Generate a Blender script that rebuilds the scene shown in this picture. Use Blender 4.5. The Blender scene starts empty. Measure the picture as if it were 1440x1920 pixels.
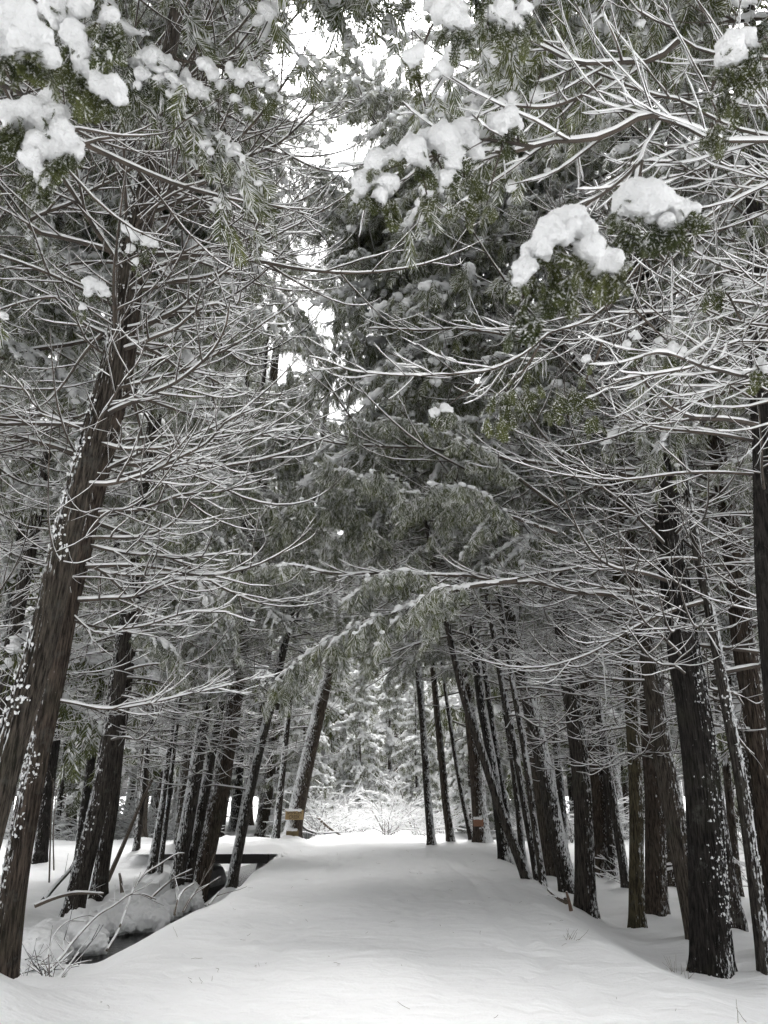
import bpy, math, random
import numpy as np
from mathutils import Vector

random.seed(11)
RNG = np.random.default_rng(11)
U = lambda a, b: float(RNG.uniform(a, b))
scene = bpy.context.scene
col = scene.collection

# ------------------------------------------------------------------ camera
PITCH = math.radians(20.2)
EYE = np.array([0.0, 0.0, 1.5])
FPX = 1442.0                                     # focal length in photo pixels (1440 x 1920 frame)
cam = bpy.data.cameras.new('camera')
cam.sensor_fit = 'VERTICAL'
cam.sensor_height = 36.0
cam.lens = 36.0 * FPX / 1920.0
cam.clip_start = 0.05
cam.clip_end = 2000
cam.dof.use_dof = True
cam.dof.focus_distance = 9.0
cam.dof.aperture_fstop = 5.6
cam_o = bpy.data.objects.new('camera', cam)
cam_o.location = EYE
cam_o.rotation_euler = (math.pi / 2 + PITCH, 0, 0)
col.objects.link(cam_o)
scene.camera = cam_o

# ------------------------------------------------------------------ light: soft overcast
SUN_EL, SUN_AZ = math.radians(70), math.radians(10)
w = bpy.data.worlds.new('World')
scene.world = w
w.use_nodes = True
nt = w.node_tree
bg = nt.nodes['Background']
sky = nt.nodes.new('ShaderNodeTexSky')
sky.sky_type = 'NISHITA'
sky.sun_disc = False
sky.sun_elevation = SUN_EL
sky.sun_rotation = SUN_AZ
sky.dust_density = 6.0
sky.air_density = 1.0
hsv = nt.nodes.new('ShaderNodeHueSaturation')    # cloud cover: nearly colourless
hsv.inputs['Saturation'].default_value = 0.06
nt.links.new(sky.outputs[0], hsv.inputs['Color'])
nt.links.new(hsv.outputs[0], bg.inputs[0])
bg.inputs[1].default_value = 0.15
sun = bpy.data.lights.new('sun', 'SUN')
sun.energy = 0.6
sun.angle = math.radians(25)
sun.color = (1.0, 0.97, 0.93)
sun_o = bpy.data.objects.new('sun', sun)
sun_o.rotation_euler = (math.pi / 2 - SUN_EL, 0, -SUN_AZ + math.pi)
col.objects.link(sun_o)
scene.view_settings.view_transform = 'Standard'
scene.view_settings.look = 'None'
scene.view_settings.gamma = 1.0
scene.view_settings.use_curve_mapping = False
scene.view_settings.exposure = 1.70
scene.cycles.max_bounces = 7
scene.cycles.diffuse_bounces = 6
scene.cycles.glossy_bounces = 2
scene.cycles.transmission_bounces = 2
scene.cycles.use_adaptive_sampling = True
scene.cycles.adaptive_threshold = 0.02
scene.cycles.use_denoising = True
scene.cycles.denoiser = 'OPENIMAGEDENOISE'
scene.cycles.denoising_input_passes = 'RGB_ALBEDO_NORMAL'
scene.cycles.denoising_prefilter = 'ACCURATE'

FWD = np.array([0, math.cos(PITCH), math.sin(PITCH)])
UPV = np.array([0, -math.sin(PITCH), math.cos(PITCH)])

def ray(px, py):
    return np.array([(px - 720) / FPX, 0, 0]) + FWD - UPV * ((py - 960) / FPX)

def P(px, py, t=None, Y=None):
    """point of the place seen at that spot, t metres along the axis or at depth Y"""
    d = ray(px, py)
    if t is None:
        t = Y / d[1]
    return EYE + d * t

# ------------------------------------------------------------------ numeric helpers
def vnoise(p, seed=0):
    p = np.asarray(p, float)
    i = np.floor(p).astype(np.int64)
    f = p - i
    f = f * f * (3 - 2 * f)
    def h(a):
        n = a[:, 0] * 374761393 + a[:, 1] * 668265263 + a[:, 2] * 2147483647 + seed * 974634777
        n = (n ^ (n >> 13)) * 1274126177
        n = n ^ (n >> 16)
        return (n & 0xffff) / 65535.0 * 2 - 1
    r = 0
    for dx in (0, 1):
        wx = f[:, 0] if dx else 1 - f[:, 0]
        for dy in (0, 1):
            wy = f[:, 1] if dy else 1 - f[:, 1]
            for dz in (0, 1):
                wz = f[:, 2] if dz else 1 - f[:, 2]
                r = r + h(i + np.array([dx, dy, dz])) * wx * wy * wz
    return r

def fbm(p, seed=0, octv=3):
    r, a = 0, 1.0
    p = np.asarray(p, float)
    for k in range(octv):
        r = r + a * vnoise(p * 2 ** k, seed + k * 17)
        a *= 0.5
    return r

def sstep(a, b, x):
    t = np.clip((x - a) / (b - a), 0, 1)
    return t * t * (3 - 2 * t)

class MB:
    """collects geometry; build() links it as one mesh object"""
    def __init__(self):
        self.v, self.q, self.t, self.n = [], [], [], 0
    def add(self, V, q=None, t=None):
        if q is not None and len(q): self.q.append(np.asarray(q) + self.n)
        if t is not None and len(t): self.t.append(np.asarray(t) + self.n)
        self.v.append(np.asarray(V, float)); self.n += len(V)
    def mesh(self, name, mat, smooth=True):
        me = bpy.data.meshes.new(name)
        V = np.concatenate(self.v) if self.v else np.zeros((0, 3))
        Q = np.concatenate(self.q) if self.q else np.zeros((0, 4), int)
        T = np.concatenate(self.t) if self.t else np.zeros((0, 3), int)
        me.vertices.add(len(V)); me.vertices.foreach_set('co', V.astype(np.float32).ravel())
        nl = len(Q) * 4 + len(T) * 3
        me.loops.add(nl)
        me.loops.foreach_set('vertex_index', np.concatenate([Q.ravel(), T.ravel()]).astype(np.int32))
        me.polygons.add(len(Q) + len(T))
        st = np.concatenate([np.arange(len(Q)) * 4, len(Q) * 4 + np.arange(len(T)) * 3]).astype(np.int32)
        me.polygons.foreach_set('loop_start', st)
        me.polygons.foreach_set('use_smooth', np.full(len(Q) + len(T), smooth))
        me.update(calc_edges=True)
        me.materials.append(mat)
        return me
    def build(self, name, mat, parent=None, smooth=True):
        return link(name, self.mesh(name, mat, smooth), parent)

def link(name, me, parent=None):
    o = bpy.data.objects.new(name, me)
    col.objects.link(o)
    if parent is not None: o.parent = parent
    if name in ('foliage', 'snow_dusting', 'crown'): o['kind'] = 'stuff'   # sprays too small to pick apart
    return o

def tag(o, label=None, cat=None, group=None, kind=None):
    if label: o['label'] = label
    if cat: o['category'] = cat
    if group: o['group'] = group
    if kind: o['kind'] = kind
    return o

def thing(name, loc, label, cat, group=None):
    o = bpy.data.objects.new(name, None)
    o.location = loc
    o.empty_display_size = 0.2
    col.objects.link(o)
    return tag(o, label, cat, group)

def frames(path):
    T = np.gradient(path, axis=0)
    T /= np.linalg.norm(T, axis=1)[:, None] + 1e-9
    ref = np.tile(np.array([0, 0, 1.0]), (len(path), 1))
    m = np.abs(T[:, 2]) > 0.96
    if m.any(): ref[m] = (0, 1, 0.2)
    u = np.cross(T, ref); u /= np.linalg.norm(u, axis=1)[:, None] + 1e-9
    v = np.cross(u, T)
    return T, u, v

def tube(mb, path, ra, k=6, rb=None, cap=False):
    path = np.asarray(path, float)
    n = len(path)
    ra = np.broadcast_to(np.asarray(ra, float), (n,))
    rb = ra if rb is None else np.broadcast_to(np.asarray(rb, float), (n,))
    _, u, v = frames(path)
    th = np.linspace(0, 2 * math.pi, k, endpoint=False)
    V = path[:, None] + u[:, None] * (np.cos(th)[None, :, None] * ra[:, None, None]) + v[:, None] * (np.sin(th)[None, :, None] * rb[:, None, None])
    i = np.arange(n - 1)[:, None] * k
    j = np.arange(k)[None]
    j2 = (j + 1) % k
    q = np.stack([i + j, i + j2, i + k + j2, i + k + j], -1).reshape(-1, 4)
    V = V.reshape(-1, 3)
    t = []
    if cap:
        V = np.concatenate([V, path[[0, -1]]])
        for a in range(k):
            t.append((a, n * k, (a + 1) % k)); t.append(((n - 1) * k + a, (n - 1) * k + (a + 1) % k, n * k + 1))
    mb.add(V, q, t)

def resample(pts, n):
    pts = np.asarray(pts, float)
    m = len(pts)
    if m == 2: 
        s = np.linspace(0, 1, n)[:, None]
        return pts[0] * (1 - s) + pts[1] * s
    d = np.concatenate([[0], np.cumsum(np.linalg.norm(np.diff(pts, axis=0), axis=1))])
    tg = np.gradient(pts, d, axis=0)
    s = np.linspace(0, d[-1], n)
    k = np.clip(np.searchsorted(d, s, side='right') - 1, 0, m - 2)
    h = (d[k + 1] - d[k]); x = ((s - d[k]) / h)[:, None]; h = h[:, None]
    return ((2 * x**3 - 3 * x**2 + 1) * pts[k] + (x**3 - 2 * x**2 + x) * h * tg[k]
            + (-2 * x**3 + 3 * x**2) * pts[k + 1] + (x**3 - x**2) * h * tg[k + 1])

# base shapes -------------------------------------------------------------
def ico(sub):
    import bmesh
    bm = bmesh.new(); bmesh.ops.create_icosphere(bm, subdivisions=sub, radius=1.0)
    V = np.array([v.co[:] for v in bm.verts]); T = np.array([[v.index for v in f.verts] for f in bm.faces])
    bm.free(); return V, T
ICO1, ICO2, ICO3 = ico(1), ico(2), ico(3)

def blobs(mb, C, R, base=ICO2, flat=0.75, rough=0.22):
    C = np.asarray(C, float).reshape(-1, 3)
    if not len(C): return
    R = np.broadcast_to(np.asarray(R, float), (len(C),))
    V0, T0 = base
    N, m = len(C), len(V0)
    a = RNG.uniform(0, 2 * math.pi, N)
    sx, sy = RNG.uniform(.75, 1.35, N), RNG.uniform(.75, 1.35, N)
    x = V0[None, :, 0] * sx[:, None]; y = V0[None, :, 1] * sy[:, None]; z = np.broadcast_to(V0[None, :, 2], (N, m)) * flat
    X = x * np.cos(a)[:, None] - y * np.sin(a)[:, None]; Y = x * np.sin(a)[:, None] + y * np.cos(a)[:, None]
    V = np.stack([X, Y, z], -1) * R[:, None, None] * (1 + RNG.uniform(-rough, rough, (N, m)))[..., None]
    V += C[:, None]
    T = T0[None] + (np.arange(N) * m)[:, None, None]
    mb.add(V.reshape(-1, 3), None, T.reshape(-1, 3))

U2 = random.uniform
def frond_shape(pairs, fine):
    """a flat cedar spray hanging along -Z, 1 unit long, lying in the XZ plane"""
    V, Q = [], []
    def leaf(p, d, L, wd, yb):
        d = np.array(d) / np.linalg.norm(d)
        s = np.array([d[2], 0, -d[0]]) * wd
        p = np.array(p); n = len(V)
        y = np.array([0, yb, 0])
        V.extend([p, p + d * L * .5 + s + y, p + d * L + y * 1.6, p + d * L * .5 - s + y])
        Q.append((n, n + 1, n + 2, n + 3))
    leaf((0, 0, 0), (0, 0, -1), 1.0, .014, 0)
    for i in range(pairs):
        z = -(i + .6) / pairs * .85
        L = .36 * math.sin(math.pi * (0.22 + .72 * (i + .5) / pairs)) + .06
        for s in (-1, 1):
            d = np.array([s * .5, 0, -.87])
            yb = random.uniform(-.05, .05)
            if not fine:
                leaf((0, 0, z), d, L * U2(.75, 1.2), .034 if pairs < 8 else .0165, yb)
            else:
                leaf((0, 0, z), d, L, .02, yb)
                dn = d / np.linalg.norm(d)
                for k in range(3):
                    q = np.array([0, yb * (k + 1) / 5, z]) + dn * L * (k + .7) / 3.6
                    for sg in (-1, 1):
                        a = math.atan2(dn[0], -dn[2]) + sg * .7
                        leaf(q, (math.sin(a), 0, -math.cos(a)), L * .36 * (1 - .1 * k), .022, random.uniform(-.03, .03))
    return np.array(V), np.array(Q)
FROND, FROND_FINE, FROND_FAR = frond_shape(12, False), frond_shape(8, True), frond_shape(5, False)

def fronds(mb, C, size, base=FROND, tilt=0.5, lean=None):
    C = np.asarray(C, float).reshape(-1, 3)
    if not len(C): return
    N = len(C)
    V0, Q0 = base
    S = np.broadcast_to(np.asarray(size, float), (N,)) * RNG.uniform(.7, 1.25, N)
    az = RNG.uniform(0, 2 * math.pi, N)
    D = np.stack([np.cos(az) * tilt * RNG.uniform(.2, 1.3, N), np.sin(az) * tilt * RNG.uniform(.2, 1.3, N), -np.ones(N)], -1)
    if lean is not None: D = D + lean
    D /= np.linalg.norm(D, axis=1)[:, None]
    b = RNG.uniform(0, 2 * math.pi, N)
    A = np.stack([np.cos(b), np.sin(b), np.zeros(N)], -1)
    A = A - D * (A * D).sum(1)[:, None]; A /= np.linalg.norm(A, axis=1)[:, None]
    B = np.cross(D, A)
    V = (V0[None, :, 0, None] * A[:, None] + V0[None, :, 1, None] * B[:, None] - V0[None, :, 2, None] * D[:, None]) * S[:, None, None] + C[:, None]
    Q = Q0[None] + (np.arange(N) * len(V0))[:, None, None]
    mb.add(V.reshape(-1, 3), Q.reshape(-1, 4))

def dusted(ml, ms, C, size, base, tilt, dust):
    """sprays plus the thin snow lying on part of their shoots"""
    a = MB(); fronds(a, C, size, base, tilt)
    if not a.v: return
    V, Q = a.v[0], a.q[0]
    ml.add(V, Q)
    pick = RNG.random(len(Q)) < dust
    Qs = Q[pick]
    W = V[Qs].copy()                                   # (n, 4, 3)
    c = W.mean(1, keepdims=True)
    W = c + (W - c) * RNG.uniform(.75, 1.3, (len(W), 1, 1)) + np.array([0, 0, .006])
    W[..., :2] += RNG.uniform(-.004, .004, (len(W), 1, 2))
    ms.add(W.reshape(-1, 3), np.arange(len(W) * 4).reshape(-1, 4))

# ------------------------------------------------------------------ materials
def newmat(name):
    m = bpy.data.materials.new(name); m.use_nodes = True
    n = m.node_tree.nodes; b = n['Principled BSDF']
    return m, n, m.node_tree.links, b

def nnode(n, t, **kw):
    x = n.new(t)
    for k, v in kw.items():
        if k in x.inputs.keys(): x.inputs[k].default_value = v
        else: setattr(x, k, v)
    return x

def snow_mat(name, base, scale, strength, rough=0.65):
    m, n, l, b = newmat(name)
    b.inputs['Roughness'].default_value = rough
    b.inputs['Specular IOR Level'].default_value = 0.25
    geo = n.new('ShaderNodeNewGeometry')
    a = nnode(n, 'ShaderNodeTexNoise', Scale=scale, Detail=5.0, Roughness=.6)
    l.new(geo.outputs['Position'], a.inputs['Vector'])
    r = n.new('ShaderNodeValToRGB')
    r.color_ramp.elements[0].position = .3; r.color_ramp.elements[1].position = .7
    r.color_ramp.elements[0].color = (*[c * .95 for c in base], 1); r.color_ramp.elements[1].color = (*base, 1)
    l.new(a.outputs['Fac'], r.inputs[0]); l.new(r.outputs[0], b.inputs['Base Color'])
    bp = nnode(n, 'ShaderNodeBump', Strength=strength, Distance=.02)
    l.new(a.outputs['Fac'], bp.inputs['Height']); l.new(bp.outputs[0], b.inputs['Normal'])
    return m
SNOW = snow_mat('snow', (.90, .905, .91), 60, .35)
SNOW_FLUFF = snow_mat('fluffy snow', (.85, .855, .86), 70, .8)

def ground_mat():
    m, n, l, b = newmat('trodden snow')
    b.inputs['Roughness'].default_value = .6
    b.inputs['Specular IOR Level'].default_value = .25
    geo = n.new('ShaderNodeNewGeometry')
    mp = nnode(n, 'ShaderNodeMapping'); mp.inputs['Scale'].default_value = (1.1, 3.2, 1.5)
    l.new(geo.outputs['Position'], mp.inputs[0])
    a = nnode(n, 'ShaderNodeTexNoise', Scale=1.6, Detail=3.0)
    f = nnode(n, 'ShaderNodeTexNoise', Scale=26.0, Detail=6.0, Roughness=.65)
    g = nnode(n, 'ShaderNodeTexNoise', Scale=7.0, Detail=3.0)
    for x in (a, g): l.new(mp.outputs[0], x.inputs['Vector'])
    l.new(geo.outputs['Position'], f.inputs['Vector'])
    r = n.new('ShaderNodeValToRGB')
    r.color_ramp.elements[0].color = (.85, .855, .86, 1); r.color_ramp.elements[1].color = (.91, .915, .92, 1)
    l.new(g.outputs['Fac'], r.inputs[0]); l.new(r.outputs[0], b.inputs['Base Color'])
    b1 = nnode(n, 'ShaderNodeBump', Strength=.7, Distance=.08); l.new(a.outputs['Fac'], b1.inputs['Height'])
    b2 = nnode(n, 'ShaderNodeBump', Strength=.35, Distance=.03); l.new(g.outputs['Fac'], b2.inputs['Height']); l.new(b1.outputs[0], b2.inputs['Normal'])
    b3 = nnode(n, 'ShaderNodeBump', Strength=.6, Distance=.018); l.new(f.outputs['Fac'], b3.inputs['Height']); l.new(b2.outputs[0], b3.inputs['Normal'])
    l.new(b3.outputs[0], b.inputs['Normal'])
    return m
GROUND = ground_mat()

def bark_mat(name, fissure, snow_amount):
    """fibrous bark; wind-packed snow clings to the outer, upper side of the leaning trunks"""
    m, n, l, b = newmat(name)
    b.inputs['Roughness'].default_value = .9
    b.inputs['Specular IOR Level'].default_value = .2
    geo = n.new('ShaderNodeNewGeometry'); oi = n.new('ShaderNodeObjectInfo')
    mp = nnode(n, 'ShaderNodeMapping'); mp.inputs['Scale'].default_value = (1, 1, .10)
    l.new(geo.outputs['Position'], mp.inputs[0])
    a = nnode(n, 'ShaderNodeTexNoise', Scale=fissure, Detail=6.0, Roughness=.65)
    l.new(mp.outputs[0], a.inputs['Vector'])
    c = nnode(n, 'ShaderNodeTexNoise', Scale=1.7, Detail=3.0)
    l.new(geo.outputs['Position'], c.inputs['Vector'])
    ra = n.new('ShaderNodeValToRGB')
    ra.color_ramp.elements[0].position = .40; ra.color_ramp.elements[1].position = .60
    ra.color_ramp.elements[0].color = (.16, .15, .145, 1); ra.color_ramp.elements[1].color = (1.2, 1.17, 1.14, 1)
    l.new(a.outputs['Fac'], ra.inputs[0])
    mul = nnode(n, 'ShaderNodeMixRGB', blend_type='MULTIPLY'); mul.inputs[0].default_value = 1
    l.new(oi.outputs['Color'], mul.inputs[1]); l.new(ra.outputs[0], mul.inputs[2])
    mos = nnode(n, 'ShaderNodeMixRGB', blend_type='MIX'); mos.inputs[2].default_value = (.045, .047, .03, 1)
    rm = n.new('ShaderNodeValToRGB'); rm.color_ramp.elements[0].position = .55; rm.color_ramp.elements[1].position = .8
    rm.color_ramp.elements[1].color = (.5, .5, .5, 1)
    l.new(c.outputs['Fac'], rm.inputs[0]); l.new(rm.outputs[0], mos.inputs[0]); l.new(mul.outputs[0], mos.inputs[1])
    li = nnode(n, 'ShaderNodeTexNoise', Scale=5.5, Detail=5.0, Roughness=.7); l.new(geo.outputs['Position'], li.inputs['Vector'])
    rl = n.new('ShaderNodeValToRGB'); rl.color_ramp.elements[0].position = .56; rl.color_ramp.elements[1].position = .70
    rl.color_ramp.elements[1].color = (.55, .55, .55, 1)
    l.new(li.outputs['Fac'], rl.inputs[0])
    mo2 = nnode(n, 'ShaderNodeMixRGB', blend_type='MIX'); mo2.inputs[2].default_value = (.105, .105, .095, 1)
    l.new(rl.outputs[0], mo2.inputs[0]); l.new(mos.outputs[0], mo2.inputs[1]); mos = mo2
    # clinging snow
    sp = n.new('ShaderNodeSeparateXYZ'); l.new(geo.outputs['Position'], sp.inputs[0])
    sg = nnode(n, 'ShaderNodeMath', operation='SIGN'); l.new(sp.outputs['X'], sg.inputs[0])
    sn = n.new('ShaderNodeSeparateXYZ'); l.new(geo.outputs['Normal'], sn.inputs[0])
    m1 = nnode(n, 'ShaderNodeMath', operation='MULTIPLY'); l.new(sg.outputs[0], m1.inputs[0]); l.new(sn.outputs['X'], m1.inputs[1])
    m2 = nnode(n, 'ShaderNodeMath', operation='MULTIPLY_ADD'); l.new(sn.outputs['Y'], m2.inputs[0]); m2.inputs[1].default_value = -.45; l.new(m1.outputs[0], m2.inputs[2])
    m2b = nnode(n, 'ShaderNodeMath', operation='MULTIPLY'); l.new(m2.outputs[0], m2b.inputs[0]); m2b.inputs[1].default_value = .62; m2 = m2b
    m3 = nnode(n, 'ShaderNodeMath', operation='MULTIPLY_ADD'); l.new(sn.outputs['Z'], m3.inputs[0]); m3.inputs[1].default_value = 1.2; l.new(m2.outputs[0], m3.inputs[2])
    ns = nnode(n, 'ShaderNodeTexNoise', Scale=34.0, Detail=4.0, Roughness=.62)
    mp2 = nnode(n, 'ShaderNodeMapping'); mp2.inputs['Scale'].default_value = (1, 1, .38)
    l.new(geo.outputs['Position'], mp2.inputs[0]); l.new(mp2.outputs[0], ns.inputs['Vector'])
    nl = nnode(n, 'ShaderNodeTexNoise', Scale=2.3, Detail=2.0); l.new(geo.outputs['Position'], nl.inputs['Vector'])
    m4 = nnode(n, 'ShaderNodeMath', operation='MULTIPLY_ADD'); l.new(ns.outputs['Fac'], m4.inputs[0]); m4.inputs[1].default_value = 3.2; l.new(m3.outputs[0], m4.inputs[2])
    m4b = nnode(n, 'ShaderNodeMath', operation='MULTIPLY_ADD'); l.new(a.outputs['Fac'], m4b.inputs[0]); m4b.inputs[1].default_value = 1.3; l.new(m4.outputs[0], m4b.inputs[2]); m4 = m4b
    m5 = nnode(n, 'ShaderNodeMath', operation='MULTIPLY_ADD'); l.new(nl.outputs['Fac'], m5.inputs[0]); m5.inputs[1].default_value = 1.0; l.new(m4.outputs[0], m5.inputs[2])
    rs = n.new('ShaderNodeMapRange'); rs.inputs['From Min'].default_value = 3.33 - snow_amount; rs.inputs['From Max'].default_value = 3.58 - snow_amount
    l.new(m5.outputs[0], rs.inputs['Value'])
    fin = nnode(n, 'ShaderNodeMixRGB', blend_type='MIX'); fin.inputs[2].default_value = (.82, .83, .84, 1)
    l.new(rs.outputs[0], fin.inputs[0]); l.new(mos.outputs[0], fin.inputs[1])
    l.new(fin.outputs[0], b.inputs['Base Color'])
    b1 = nnode(n, 'ShaderNodeBump', Strength=1.0, Distance=.035); l.new(a.outputs['Fac'], b1.inputs['Height'])
    b2 = nnode(n, 'ShaderNodeBump', Strength=.8, Distance=.02); l.new(rs.outputs[0], b2.inputs['Height']); l.new(b1.outputs[0], b2.inputs['Normal'])
    l.new(b2.outputs[0], b.inputs['Normal'])
    return m
BARK = bark_mat('cedar bark', 48, -.12)
BARK_SNOWY = bark_mat('cedar bark plastered with snow', 48, .22)

def twig_mat():
    m, n, l, b = newmat('twig bark')
    b.inputs['Roughness'].default_value = .85
    geo = n.new('ShaderNodeNewGeometry')
    a = nnode(n, 'ShaderNodeTexNoise', Scale=9.0, Detail=4.0); l.new(geo.outputs['Position'], a.inputs['Vector'])
    r = n.new('ShaderNodeValToRGB')
    r.color_ramp.elements[0].position = .3; r.color_ramp.elements[1].position = .72
    r.color_ramp.elements[0].color = (.028, .023, .019, 1); r.color_ramp.elements[1].color = (.085, .066, .05, 1)
    l.new(a.outputs['Fac'], r.inputs[0]); l.new(r.outputs[0], b.inputs['Base Color'])
    return m
TWIG = twig_mat()

def leaf_mat(name, c0, c1, dead=True):
    m, n, l, b = newmat(name)
    b.inputs['Roughness'].default_value = .7
    b.inputs['Specular IOR Level'].default_value = .3
    geo = n.new('ShaderNodeNewGeometry')
    a = nnode(n, 'ShaderNodeTexNoise', Scale=3.1, Detail=4.0, Roughness=.7); l.new(geo.outputs['Position'], a.inputs['Vector'])
    r = n.new('ShaderNodeValToRGB')
    e = r.color_ramp.elements
    e[0].position = .32; e[0].color = (*c0, 1); e[1].position = .62; e[1].color = (*c1, 1)
    if dead:
        x = e.new(.735); x.color = (*c1, 1)
        y = e.new(.765); y.color = (.13, .055, .025, 1)
    l.new(a.outputs['Fac'], r.inputs[0]); l.new(r.outputs[0], b.inputs['Base Color'])
    return m
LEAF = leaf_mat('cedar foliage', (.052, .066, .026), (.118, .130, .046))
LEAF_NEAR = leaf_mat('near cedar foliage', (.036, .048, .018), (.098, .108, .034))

def simple(name, c, rough=.8, scale=20, var=.25, stretch=(1, 1, 1), bump=.3):
    m, n, l, b = newmat(name)
    b.inputs['Roughness'].default_value = rough
    tc = n.new('ShaderNodeTexCoord')
    mp = nnode(n, 'ShaderNodeMapping'); mp.inputs['Scale'].default_value = stretch
    l.new(tc.outputs['Object'], mp.inputs[0])
    a = nnode(n, 'ShaderNodeTexNoise', Scale=scale, Detail=5.0); l.new(mp.outputs[0], a.inputs['Vector'])
    r = n.new('ShaderNodeValToRGB')
    r.color_ramp.elements[0].position = .3; r.color_ramp.elements[1].position = .7
    r.color_ramp.elements[0].color = (*[x * (1 - var) for x in c], 1); r.color_ramp.elements[1].color = (*[x * (1 + var) for x in c], 1)
    l.new(a.outputs['Fac'], r.inputs[0]); l.new(r.outputs[0], b.inputs['Base Color'])
    bp = nnode(n, 'ShaderNodeBump', Strength=bump, Distance=.01); l.new(a.outputs['Fac'], bp.inputs['Height']); l.new(bp.outputs[0], b.inputs['Normal'])
    return m
BOARD = simple('yellowed sign board', (.38, .27, .13), .6, 12, .15, (1, 1, 8))
BOARD_OLD = simple('weathered sign board', (.20, .15, .07), .7, 12, .3, (1, 1, 8))
BOARD_ORANGE = simple('orange sign board', (.30, .15, .09), .6, 16, .25, (1, 1, 6))
PAINT = simple('dark sign lettering', (.045, .03, .02), .6)
TIMBER = simple('wet dark timber', (.022, .019, .017), .6, 8, .35, (.3, 3, 3))
STICK = simple('bleached stick', (.10, .08, .062), .85, 14)
GRASS = simple('dry grass', (.12, .09, .05), .8)

def water_mat():
    m, n, l, b = newmat('dark creek water')
    b.inputs['Base Color'].default_value = (.010, .010, .009, 1)
    b.inputs['Roughness'].default_value = .12
    b.inputs['Specular IOR Level'].default_value = .3
    b.inputs['IOR'].default_value = 1.33
    geo = n.new('ShaderNodeNewGeometry')
    a = nnode(n, 'ShaderNodeTexNoise', Scale=7.0, Detail=3.0); l.new(geo.outputs['Position'], a.inputs['Vector'])
    bp = nnode(n, 'ShaderNodeBump', Strength=.25, Distance=.03); l.new(a.outputs['Fac'], bp.inputs['Height']); l.new(bp.outputs[0], b.inputs['Normal'])
    return m
WATER = water_mat()

# ------------------------------------------------------------------ terrain
MOUNDS = []
def terrain(x, y, detail=True):
    x = np.asarray(x, float); y = np.asarray(y, float)
    sh = x.shape
    X = x.ravel(); Y = y.ravel()
    p = np.stack([X * .45, Y * .3, np.zeros_like(X)], -1)
    n1 = fbm(p, 3, 3)
    edge_r = 2.45 + .18 * np.sin(Y * .33 + 1) + .12 * n1
    edge_l = 2.45 + .20 * np.sin(Y * .4) + .15 * n1 + .9 * sstep(7.5, 4.5, Y)
    zr = -.68 * sstep(edge_r - .15, edge_r + 1.7, X) + .05 * sstep(5, 14, X) + .10 * n1 * sstep(3, 5, X)
    # left: berm drops to the creek, then a steep far bank
    cx = -4.55 + .25 * np.sin(Y * .35 + .5)
    hw = .42 + .14 * np.sin(Y * .9) + .18 * n1 + .12 * sstep(13, 17, Y)
    bed = sstep(12.6, 14.2, Y)
    near_drop = sstep(edge_l - .1, np.maximum(-(cx + hw), edge_l + .6), -X)
    zl = -(.80 + .45 * bed) * near_drop
    bank = sstep(-cx + hw, -cx + hw + .4 + .12 * n1, -X)
    lump = np.abs(vnoise(np.stack([X * 2.3, Y * 1.5, X * 0], -1), 77)) + .5 * np.abs(vnoise(np.stack([X * 5, Y * 3.4, X * 0], -1), 78))
    zl = zl + bank * (.17 + .45 * bed + .12 * n1) + .22 * (lump - .2) * sstep(-cx + hw - .1, -cx + hw + .3, -X) * sstep(-cx + hw + 1.7, -cx + hw + .6, -X)
    zl = zl + .25 * sstep(-cx + hw + .4, -cx + hw + 6, -X) * sstep(12, 22, Y)
    z = np.where(X > 0, zr, zl)
    # crossing path on its embankment; the creek passes under the bridge
    xp = sstep(22.2, 24.2, Y) * sstep(31, 28.5, Y)
    gap = sstep(hw + .62, hw + .30, np.abs(X - cx))
    zc = .02 * n1
    z2 = z * (1 - xp) + zc * xp
    z = np.where((X < 0), z2 * (1 - gap) + z * gap, z * (1 - xp) + zc * xp)
    z = z + sstep(31, 40, Y) * (-z * .6)
    z = z + sstep(8, 26, Y) * .06
    # gentle crown, wheel lines and soft drifts
    path = sstep(2.6, 1.6, np.abs(X))
    z = z + path * (.02 * np.cos(X * 1.2))
    for tr, wd, am in ((-1.15, .16, .03), (.55, .13, .025), (1.55, .10, .04), (1.95, .12, .03)):
        z = z - am * np.exp(-((X - tr - .08 * np.sin(Y * .5)) / wd) ** 2) * sstep(24, 20, Y)
    if detail:
        z = z + .035 * fbm(np.stack([X * .8, Y * .8, X * 0], -1), 9, 3)
        z = z + .010 * fbm(np.stack([X * 2.2, Y * 6.0 + X * 1.5, X * 0], -1), 21, 2) * sstep(1.2, 2.4, np.abs(X))
        z = z + .007 * fbm(np.stack([X * 7, Y * 7, X * 0], -1), 33, 2) * path
        for mx, my, r, a in MOUNDS:
            z = z + a * np.exp(-((X - mx) ** 2 + (Y - my) ** 2) / (r * r))
    return z.reshape(sh)

def hit(px, py):
    d = ray(px, py)
    t = np.linspace(3, 90, 4000)
    pts = EYE + d[None] * t[:, None]
    z = terrain(pts[:, 0], pts[:, 1], False)
    k = np.argmax(pts[:, 2] < z)
    return pts[k] if pts[k, 2] < z[k] else EYE + d * 40

# ------------------------------------------------------------------ branch prototypes (meshes are shared by their copies)
def grow(start, az, pitch, L, n, up, wig, azc=0.0):
    pts = [np.array(start, float)]
    ds = L / n
    for i in range(n):
        s = i / n
        pitch += up(s) * ds + U(-wig, wig)
        az += azc * ds + U(-wig, wig) * 1.2
        pts.append(pts[-1] + ds * np.array([math.cos(az) * math.cos(pitch), math.sin(az) * math.cos(pitch), math.sin(pitch)]))
    return np.array(pts)

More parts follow.
